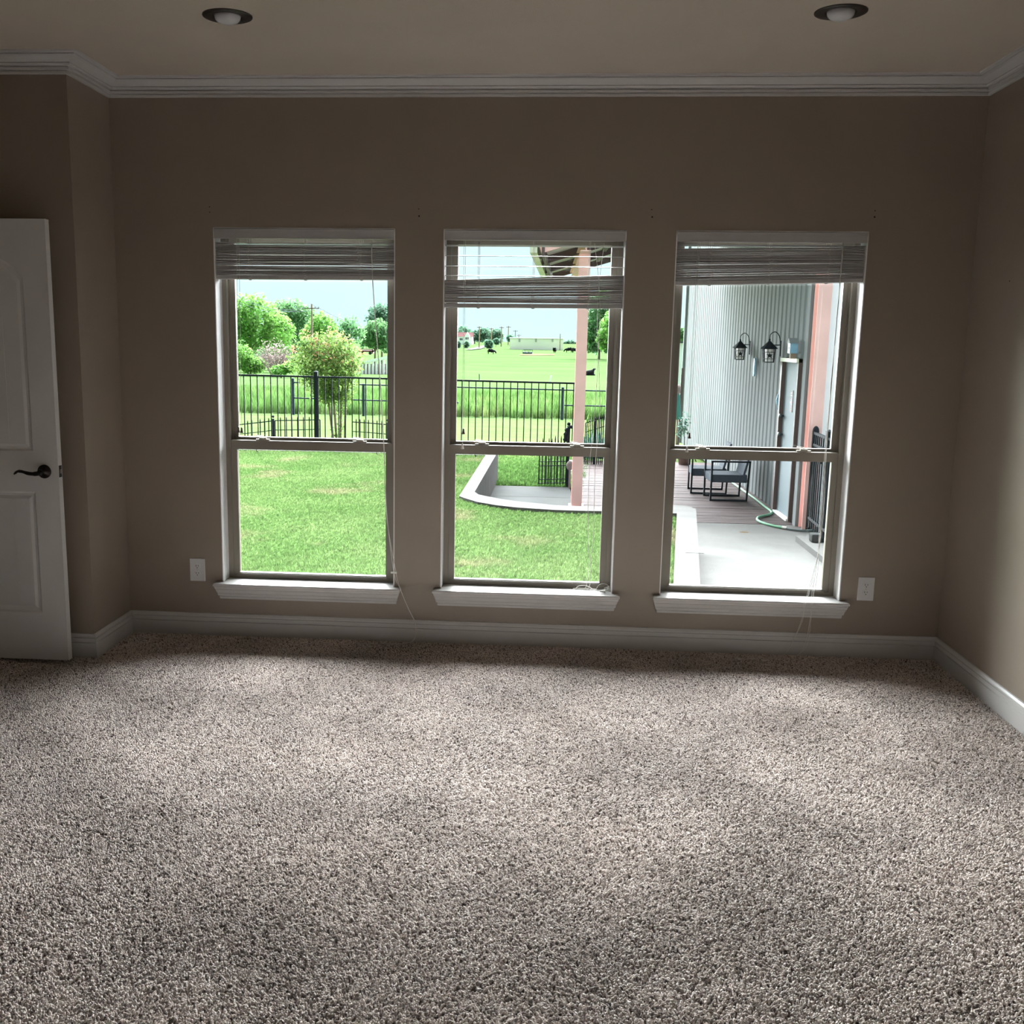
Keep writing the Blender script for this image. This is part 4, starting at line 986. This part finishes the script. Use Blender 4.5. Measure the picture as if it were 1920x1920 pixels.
leaves('sprout_leaves', sp, 260, .026, leaf_myrtle, cm, 42, .2)

# strap-leaved clump behind the patio and other bits beyond the porch
def straps(name, label, px0, px1, py0, py1, Y, n, seed, mat, lean=.5):
    g = random.Random(seed); z0 = at(px0, py1, Y=Y).z; A, B_ = at(px0, py0, Y=Y), at(px1, py0, Y=Y)
    r = thing(name, label, 'plant', ((A.x+B_.x)/2, Y, z0)); mb = MB()
    for k in range(n):
        x = g.uniform(A.x, B_.x); y_ = Y+g.uniform(-.25, .25); h = (A.z-z0)*g.uniform(.55, 1.0); dx = g.uniform(-1, 1)*lean*h; dy = g.uniform(-.3, .3)*h; w = .012
        mb.add([(x-w, y_, z0), (x+w, y_, z0), (x+dx*.35+w, y_+dy*.4, z0+h*.65), (x+dx*.35-w, y_+dy*.4, z0+h*.65), (x+dx, y_+dy, z0+h)], [(0,1,2,3), (3,2,4)])
    o = obj('leaf_blades', mb, mat, r, fixn=False); o['kind'] = 'stuff'; return r
straps('agapanthus', 'clump of blue-green strap leaves beside the red post', 1092, 1150, 802, 858, 16.15, 150, 1, leaf_blue, .7)
straps('weed_clump', 'tall thin weed stalks right of the red post', 1093, 1112, 768, 845, 17.2, 14, 2, leaf_green, .3)
um = thing('patio_umbrella', 'closed teal patio umbrella left of the shed', 'umbrella', tuple(at(1272, 860, Y=17.2)))
q0, q1 = at(1272, 735, Y=17.2), at(1270, 786, Y=17.2)
obj('canopy', MB().tube([q0, q0.lerp(q1, .2), q0.lerp(q1, .6), q1], [.015, .045, .06, .075], 8), teal_m, um, True)
obj('pole', MB().bar(q1+Vector((0, 0, .1)), (q1.x, 17.2, tz(17.2)), .03), pole_m, um)
obj('cap_fold', MB().ball(q0+Vector((-.01, 0, .05)), .06, 8, (1, 1, 1.8)), pinkstone_m, um, True)
bp = thing('timber_post', 'slim brown timber post at the shed far corner', 'post', tuple(at(1279, 860, Y=18.4)))
obj('shaft', MB().bar((at(1278, 690, Y=18.4).x, 18.4, tz(18.4)), at(1280, 690, Y=18.4), .05), doorframe_m, bp)
pp = thing('potted_plant', 'leafy potted plant on the patio at the shed far corner', 'plant', (at(1285, 830, Y=15.7).x, 15.7, GP))
xq = at(1284, 830, Y=15.7).x
obj('pot', MB().lathe([(.10, 0), (.14, .26), (.155, .26), (.155, .30), (.13, .30), (.12, .27), (.0, .26)], (xq, 15.7, GP), 16), terra_m, pp, True)
ql = at(1283, 800, Y=15.7); leaves('foliage', [(ql.x, 15.7, ql.z, .10, .1, .26), (ql.x-.07, 15.7, ql.z-.05, .07, .1, .2)], 150, .035, leaf_blue, pp, 50, .2)
obj('stem', MB().tube([(xq, 15.7, GP+.26), (ql.x, 15.7, ql.z)], .008, 5), bark_m, pp)
ob = thing('outbuilding', 'low white outbuilding glimpsed left of the shed', 'building', tuple(onT(1272, 62)))
qa, qb = at(1258, 640, Y=62), at(1292, 690, Y=62)
obj('wall', MB().box(qa.x, 62, tz(62), qb.x, 65, qa.z-.1), farmwall_m, ob); obj('roof', MB().box(qa.x-.2, 61.8, qa.z-.1, qb.x+.2, 65.2, qa.z), barnroof_m, ob)

# tall grass border of the pasture (clumps) and rough grass behind the pad
tuftm = MB(); rr = random.Random(9)
for k in range(10):
    b = rr.uniform(0, 2*PI); ln = rr.uniform(.05, .22); h = rr.uniform(.35, .75); w = .012; x, y_ = rr.uniform(-.12, .12), rr.uniform(-.12, .12); dx, dy = math.cos(b), math.sin(b)
    tuftm.add([(x-w, y_, 0), (x+w, y_, 0), (x+dx*ln*.4+w, y_+dy*ln*.4, h*.6), (x+dx*ln*.4-w, y_+dy*ln*.4, h*.6), (x+dx*ln, y_+dy*ln, h)], [(0,1,2,3), (3,2,4)])
tp = proto('tall_grass_tuft', tuftm, tall_m)
tg = MB(); xs_ = np.linspace(-14, 9, 24)
for j, (ya, yb) in enumerate(((36.6, 42), (42, 50), (50, 60))):
    for i in range(23): tg.add([(xs_[i]*(ya/36), ya, tz(ya)), (xs_[i+1]*(ya/36), ya, tz(ya)), (xs_[i+1]*(yb/36), yb, tz(yb)), (xs_[i]*(yb/36), yb, tz(yb))], [(0,1,2,3)])
tgm = bpy.data.meshes.new('tall_grass'); tgm.from_pydata(tg.v, [], tg.f)
gn_scatter('tall_grass', tgm, 0, bpy.data.objects['pasture'], tp, 22, 21, (.5, 1.1), .15, (.3, .5))
rg = bpy.data.meshes.new('rough_grass'); rgb = MB().add([(1.2, 11.98, tz(12)), (2.75, 11.98, tz(12)), (3.2, 17.5, tz(17.5)), (1.2, 17.5, tz(17.5))], [(0,1,2,3)]); rg.from_pydata(rgb.v, [], rgb.f)
gn_scatter('rough_grass', rg, 0, bpy.data.objects['ground_mown'], proto('rough_tuft', blade, tall_m), 700, 22, (1.5, 3.2), .3, (1.0, .8))

# ---------------------------------------------------------------- far farm
def pole(px, ytop, ybase, Y, arm_y=None, arm_px=12, r=.16, label=''):
    p = thing('utility_pole', label, 'pole', tuple(onT(px, Y)), 'utility poles across the pasture')
    t = at(px, ytop, Y=Y); b = at(px, ybase, Y=Y); zb = min(b.z, tz(Y))
    obj('shaft', MB().tube([(t.x, Y, zb), (t.x, Y, t.z)], [r*1.3, r*.8], 7), pole_m, p)
    if arm_y:
        for k, ay in enumerate(arm_y if isinstance(arm_y, (list, tuple)) else [arm_y]):
            c = at(px, ay, Y=Y); h = arm_px*(Y-CAM.y)/FPX
            obj('crossarm', MB().bar((c.x-h, Y-.1, c.z), (c.x+h, Y-.1, c.z+.02), r*.9), bark_m, p)
            for s_ in (-1, -.5, .5, 1): obj('insulator', MB().lathe([(.07, 0), (.05, .25)], (c.x+s_*h*.95, Y-.1, c.z), 6), bark_m, p)
    return p
pl1 = pole(584.5, 570, 645, 140, 578.5, 14, .15, 'nearest timber utility pole with one crossarm, above the crape myrtle')
for (dx, yy2) in ((-13, 577), (0, 571), (13, 577)):
    a, b = at(584.5+dx, yy2, Y=140), at(790, 606+dx*.2, Y=330)
    pts = [a.lerp(b, t)+Vector((0, 0, -3.2*4*t*(1-t))) for t in np.linspace(0, 1, 14)]
    c = at(430+dx, 553, Y=95); pts2 = [a.lerp(c, t)+Vector((0, 0, -1.0*4*t*(1-t))) for t in np.linspace(0, 1, 8)]
    obj('power_line', MB().tube(pts2[::-1]+pts, .022, 3, False), gray_iron, pl1)
for px, yt, yb, Y, ay, lb in ((899, 612, 655, 400, 614, 'far utility pole nearest the farmhouse'), (921.5, 615, 653, 420, 617, 'far utility pole rising from the roadside bush'), (940.5, 612, 646, 450, 614.5, 'far utility pole left of the barn, first of the pair'),
                              (953.5, 611, 634, 500, 613.5, 'far utility pole behind the left end of the barn'), (966.5, 619, 634, 560, 621, 'shorter far utility pole above the barn roof'), (973, 627, 636, 640, 629, 'smallest and farthest utility pole above the barn roof')):
    pole(px, yt, yb, Y, ay, 4.2, .22, lb)
fp = thing('flag_pole', 'plain thin pole in front of the barn right end', 'pole', tuple(onT(1050.5, 385))); t = at(1050.5, 626, Y=385); obj('shaft', MB().tube([(t.x, 385, tz(385)), t], [.2, .14], 6), pole_m, fp)
bn = thing('cream_barn', 'long low cream barn at the top of the pasture', 'building', tuple(onT(1006, 390)))
qa, qb = at(956, 634, Y=390), at(1056, 655, Y=390)
obj('wall', MB().box(qa.x, 390, tz(390)-.3, qb.x, 402, qa.z), barn_m, bn); obj('roof', MB().extrude([(qa.x-.3, 389.6, qa.z), (qa.x-.3, 402.4, qa.z), (qa.x-.3, 396, qa.z+.35)], (qb.x-qa.x+.6, 0, 0)), barnroof_m, bn)
for px in (974, 1005, 1036):
    va, vb = at(px-1.6, 635, Y=389.9), at(px+1.6, 641, Y=389.9); obj('vent', MB().box(va.x, 389.85, vb.z, vb.x, 390, va.z), barnvent_m, bn)
fh = thing('farmhouse', 'white farmhouse with a red roof in the distance', 'building', tuple(onT(872, 500)))
qa, qb = at(856, 631, Y=500), at(885, 640, Y=500)
obj('wall', MB().box(qa.x, 500, tz(500)-2, qb.x, 508, qa.z), farmwall_m, fh)
obj('roof', MB().extrude([(qa.x-.4, 499.4, qa.z), (qa.x-.4, 508.5, qa.z), (qa.x-.4, 504, qa.z+2.0)], (qb.x-qa.x+.8, 0, 0)), farmroof_m, fh)
ga, gb_ = at(870.5, 631, Y=498), at(881, 631, Y=498)
gw = obj('gable_wall', MB().extrude([(ga.x, 498, tz(500)-2), (gb_.x, 498, tz(500)-2), (gb_.x, 498, ga.z), ((ga.x+gb_.x)/2, 498, ga.z+2.0), (ga.x, 498, ga.z)], (0, 3, 0)), farmwall_m, fh)
for px, py in ((863, 636), (874, 634.5), (877.5, 634.5), (866, 636)):
    w_ = at(px, py, Y=497.9 if px > 869 else 499.9); obj('window', MB().box(w_.x-.28, w_.y-.05, w_.z-.5, w_.x+.28, w_.y, w_.z+.5), glass_dark, fh)
def strip(name, label, pa, pb, mat, dz=.05):
    A = [gpt(*p) for p in pa]; B_ = [gpt(*p) for p in pb]; n = len(A)
    return tag(obj(name, MB().add([p+Vector((0, 0, dz)) for p in A+B_], [(i, i+1, n+i+1, n+i) for i in range(n-1)]), mat, fixn=False), label, kind='structure')
strip('gravel_road', 'pale gravel road winding to the farmhouse', [(872, 656.5), (890, 653), (905, 649), (920, 646)], [(884, 657), (902, 655), (910, 652), (921, 647.5)], road_m, .25)
strip('bare_soil', 'bare soil strip around the cattle feeder', [(974, 665.0), (1000, 663.8), (1040, 664.5)], [(974, 666.6), (1000, 667.2), (1040, 666.4)], soil_m, .08)
fd = thing('cattle_feeder', 'blue-grey slatted cattle feeder in front of the barn', 'feeder', tuple(gpt(989, 663.5)))
g0 = gpt(989, 663.5); wf, hf = 9*(g0.y-CAM.y)/FPX, 7.6*(g0.y-CAM.y)/FPX
obj('trough', MB().box(g0.x-wf, g0.y, g0.z, g0.x+wf, g0.y+2, g0.z+hf*.42), feeder_m, fd)
for k in range(9): x_ = g0.x-wf+2*wf*k/8; obj('bar', MB().bar((x_, g0.y, g0.z+hf*.4), (x_, g0.y, g0.z+hf), .12), feeder_m, fd)
obj('top_rail', MB().bar((g0.x-wf, g0.y, g0.z+hf), (g0.x+wf, g0.y, g0.z+hf), .14), feeder_m, fd)
bg_ = thing('concrete_bridge', 'white concrete bridge with dark openings right of the crape myrtle', 'bridge', tuple(gpt(712, 690)))
Yb = 150
A0, A1, B0, B1 = at(672, 679, Y=Yb), at(745, 663, Y=Yb), at(672, 682.5, Y=Yb), at(745, 669, Y=Yb)
obj('deck', MB().extrude([A0, A1, B1, B0], (0, 6, 0)), farmwall_m, bg_)
for k in range(12):
    t = k/11; p = B0.lerp(B1, t); obj('pier', MB().box(p.x-.14, Yb+.2, tz(Yb)-.2, p.x+.14, Yb+.5, p.z+.1), farmwall_m, bg_)
obj('back_wall', MB().box(B0.x, Yb+2.5, tz(Yb)-.2, B1.x, Yb+2.8, B0.z), pinkstone_m, bg_)
tr_ = thing('red_trailer', 'red flat trailer parked under the bridge oak', 'trailer', tuple(onT(686, 210)))
q = at(674, 654, Y=210); q2 = at(701, 660, Y=210)
obj('bed', MB().box(q.x, 209, q2.z, q2.x, 211, q2.z+.35), sign_m, tr_); obj('side_rail', MB().box(q.x, 209, q2.z+.45, q2.x, 209.1, q2.z+.62), sign_m, tr_); obj('headboard', MB().box(q2.x-.25, 209, q2.z-.3, q2.x, 211, q.z), sign_m, tr_)
for px in (680, 694): w_ = at(px, 662, Y=208.9); obj('wheel', MB().lathe([(.3, 0), (.34, .1), (.3, .25)], w_, 12, (0, 1, 0)), dark_m, tr_)
sk0 = gpt(1030, 720)
stk = thing('marker_stake', 'short white marker stake leaning behind the iron fence', 'stake', tuple(sk0))
obj('shaft', MB().bar(sk0, at(1033.5, 704.5, Y=sk0.y), .16), farmwall_m, stk)
st2 = thing('marker_stake', 'thin grey metal stake standing in the tall grass', 'stake', tuple(gpt(899, 714)))
sk1 = gpt(899, 714); obj('shaft', MB().bar(sk1, at(898.6, 701, Y=sk1.y), .09), gray_iron, st2)

# ---------------------------------------------------------------- cattle: one continuous skinned body each
def cow(label, px, py, L_, heading, pose):
    g0 = gpt(px, py); r = thing('cow', label, 'cow', tuple(g0), 'black cattle in the pasture')
    s = L_/2.0; me = bpy.data.meshes.new('cow_body')
    if pose == 'lying':
        pts = [((-.80, 0, .36), .26), ((-.4, 0, .46), .34), ((.1, 0, .48), .34), ((.5, 0, .55), .28), ((.68, 0, .86), .17), ((.78, 0, 1.16), .14), ((.98, 0, 1.14), .11), ((1.16, 0, 1.06), .07),
               ((.62, .30, .16), .12), ((.98, .30, .10), .08), ((-.50, .38, .18), .17), ((-.10, .46, .10), .09), ((.62, -.30, .16), .12), ((1.0, -.28, .10), .08), ((-.5, -.36, .18), .17), ((-.1, -.44, .10), .09), ((-1.1, 0, .2), .03), ((.74, .24, 1.24), .04), ((.74, -.24, 1.24), .04)]
        ed = [(0,1),(1,2),(2,3),(3,4),(4,5),(5,6),(6,7),(3,8),(8,9),(1,10),(10,11),(3,12),(12,13),(1,14),(14,15),(0,16),(5,17),(5,18)]
    else:
        hz_ = (.95, .42, .18) if pose == 'graze' else (1.35, 1.52, 1.40)
        hx_ = (1.10, 1.36, 1.50) if pose == 'graze' else (1.05, 1.22, 1.48)
        pts = [((-.82, 0, 1.10), .30), ((-.35, 0, 1.02), .38), ((.15, 0, .98), .38), ((.60, 0, 1.08), .33), ((hx_[0], 0, hz_[0]), .20), ((hx_[1], 0, hz_[1]), .15), ((hx_[2], 0, hz_[2]), .09),
               ((-.78, .20, .70), .17), ((-.86, .20, .36), .075), ((-.82, .20, 0), .07), ((-.78, -.20, .70), .17), ((-.86, -.20, .36), .075), ((-.82, -.20, 0), .07),
               ((.58, .19, .62), .13), ((.60, .19, .34), .07), ((.60, .19, 0), .065), ((.58, -.19, .62), .13), ((.60, -.19, .34), .07), ((.60, -.19, 0), .065),
               ((-1.12, 0, 1.05), .04), ((-1.16, 0, .45), .03), ((hx_[1]-.03, .18, hz_[1]+.10), .04), ((hx_[1]-.03, -.18, hz_[1]+.10), .04)]
        ed = [(0,1),(1,2),(2,3),(3,4),(4,5),(5,6),(0,7),(7,8),(8,9),(0,10),(10,11),(11,12),(3,13),(13,14),(14,15),(3,16),(16,17),(17,18),(0,19),(19,20),(5,21),(5,22)]
    me.from_pydata([tuple(c*s for c in p) for p, _ in pts], ed, []); me.materials.append(cow_m)
    o = bpy.data.objects.new('body', me); COL.objects.link(o); o.parent = r; o.rotation_euler = (0, 0, heading)
    md = o.modifiers.new('skin', 'SKIN'); md.use_smooth_shade = True
    for v, (_, rad) in zip(me.skin_vertices[0].data, pts): v.radius = (rad*s*(1.6 if pose == 'lying' else 1.35),)*2
    me.skin_vertices[0].data[1].use_root = True
    o.modifiers.new('sub', 'SUBSURF').levels = 1; o.modifiers['sub'].render_levels = 1
    return r
cow('black cow grazing alone on the left, below the road', 921, 664.2, 2.1, .15, 'graze')
cow('black cow seen from behind, right of the feeder', 1040, 661.5, 2.0, 1.35, 'stand')
cow('black cow grazing beside the barn right corner, head to the left', 1066, 661.0, 2.2, PI-.1, 'graze')
cow('black cow half hidden by the steel post', 1078, 661.5, 2.0, .5, 'graze')
cow('black cow lying down in the grass right of the steel post', 1105, 704, 1.9, .25, 'lying')
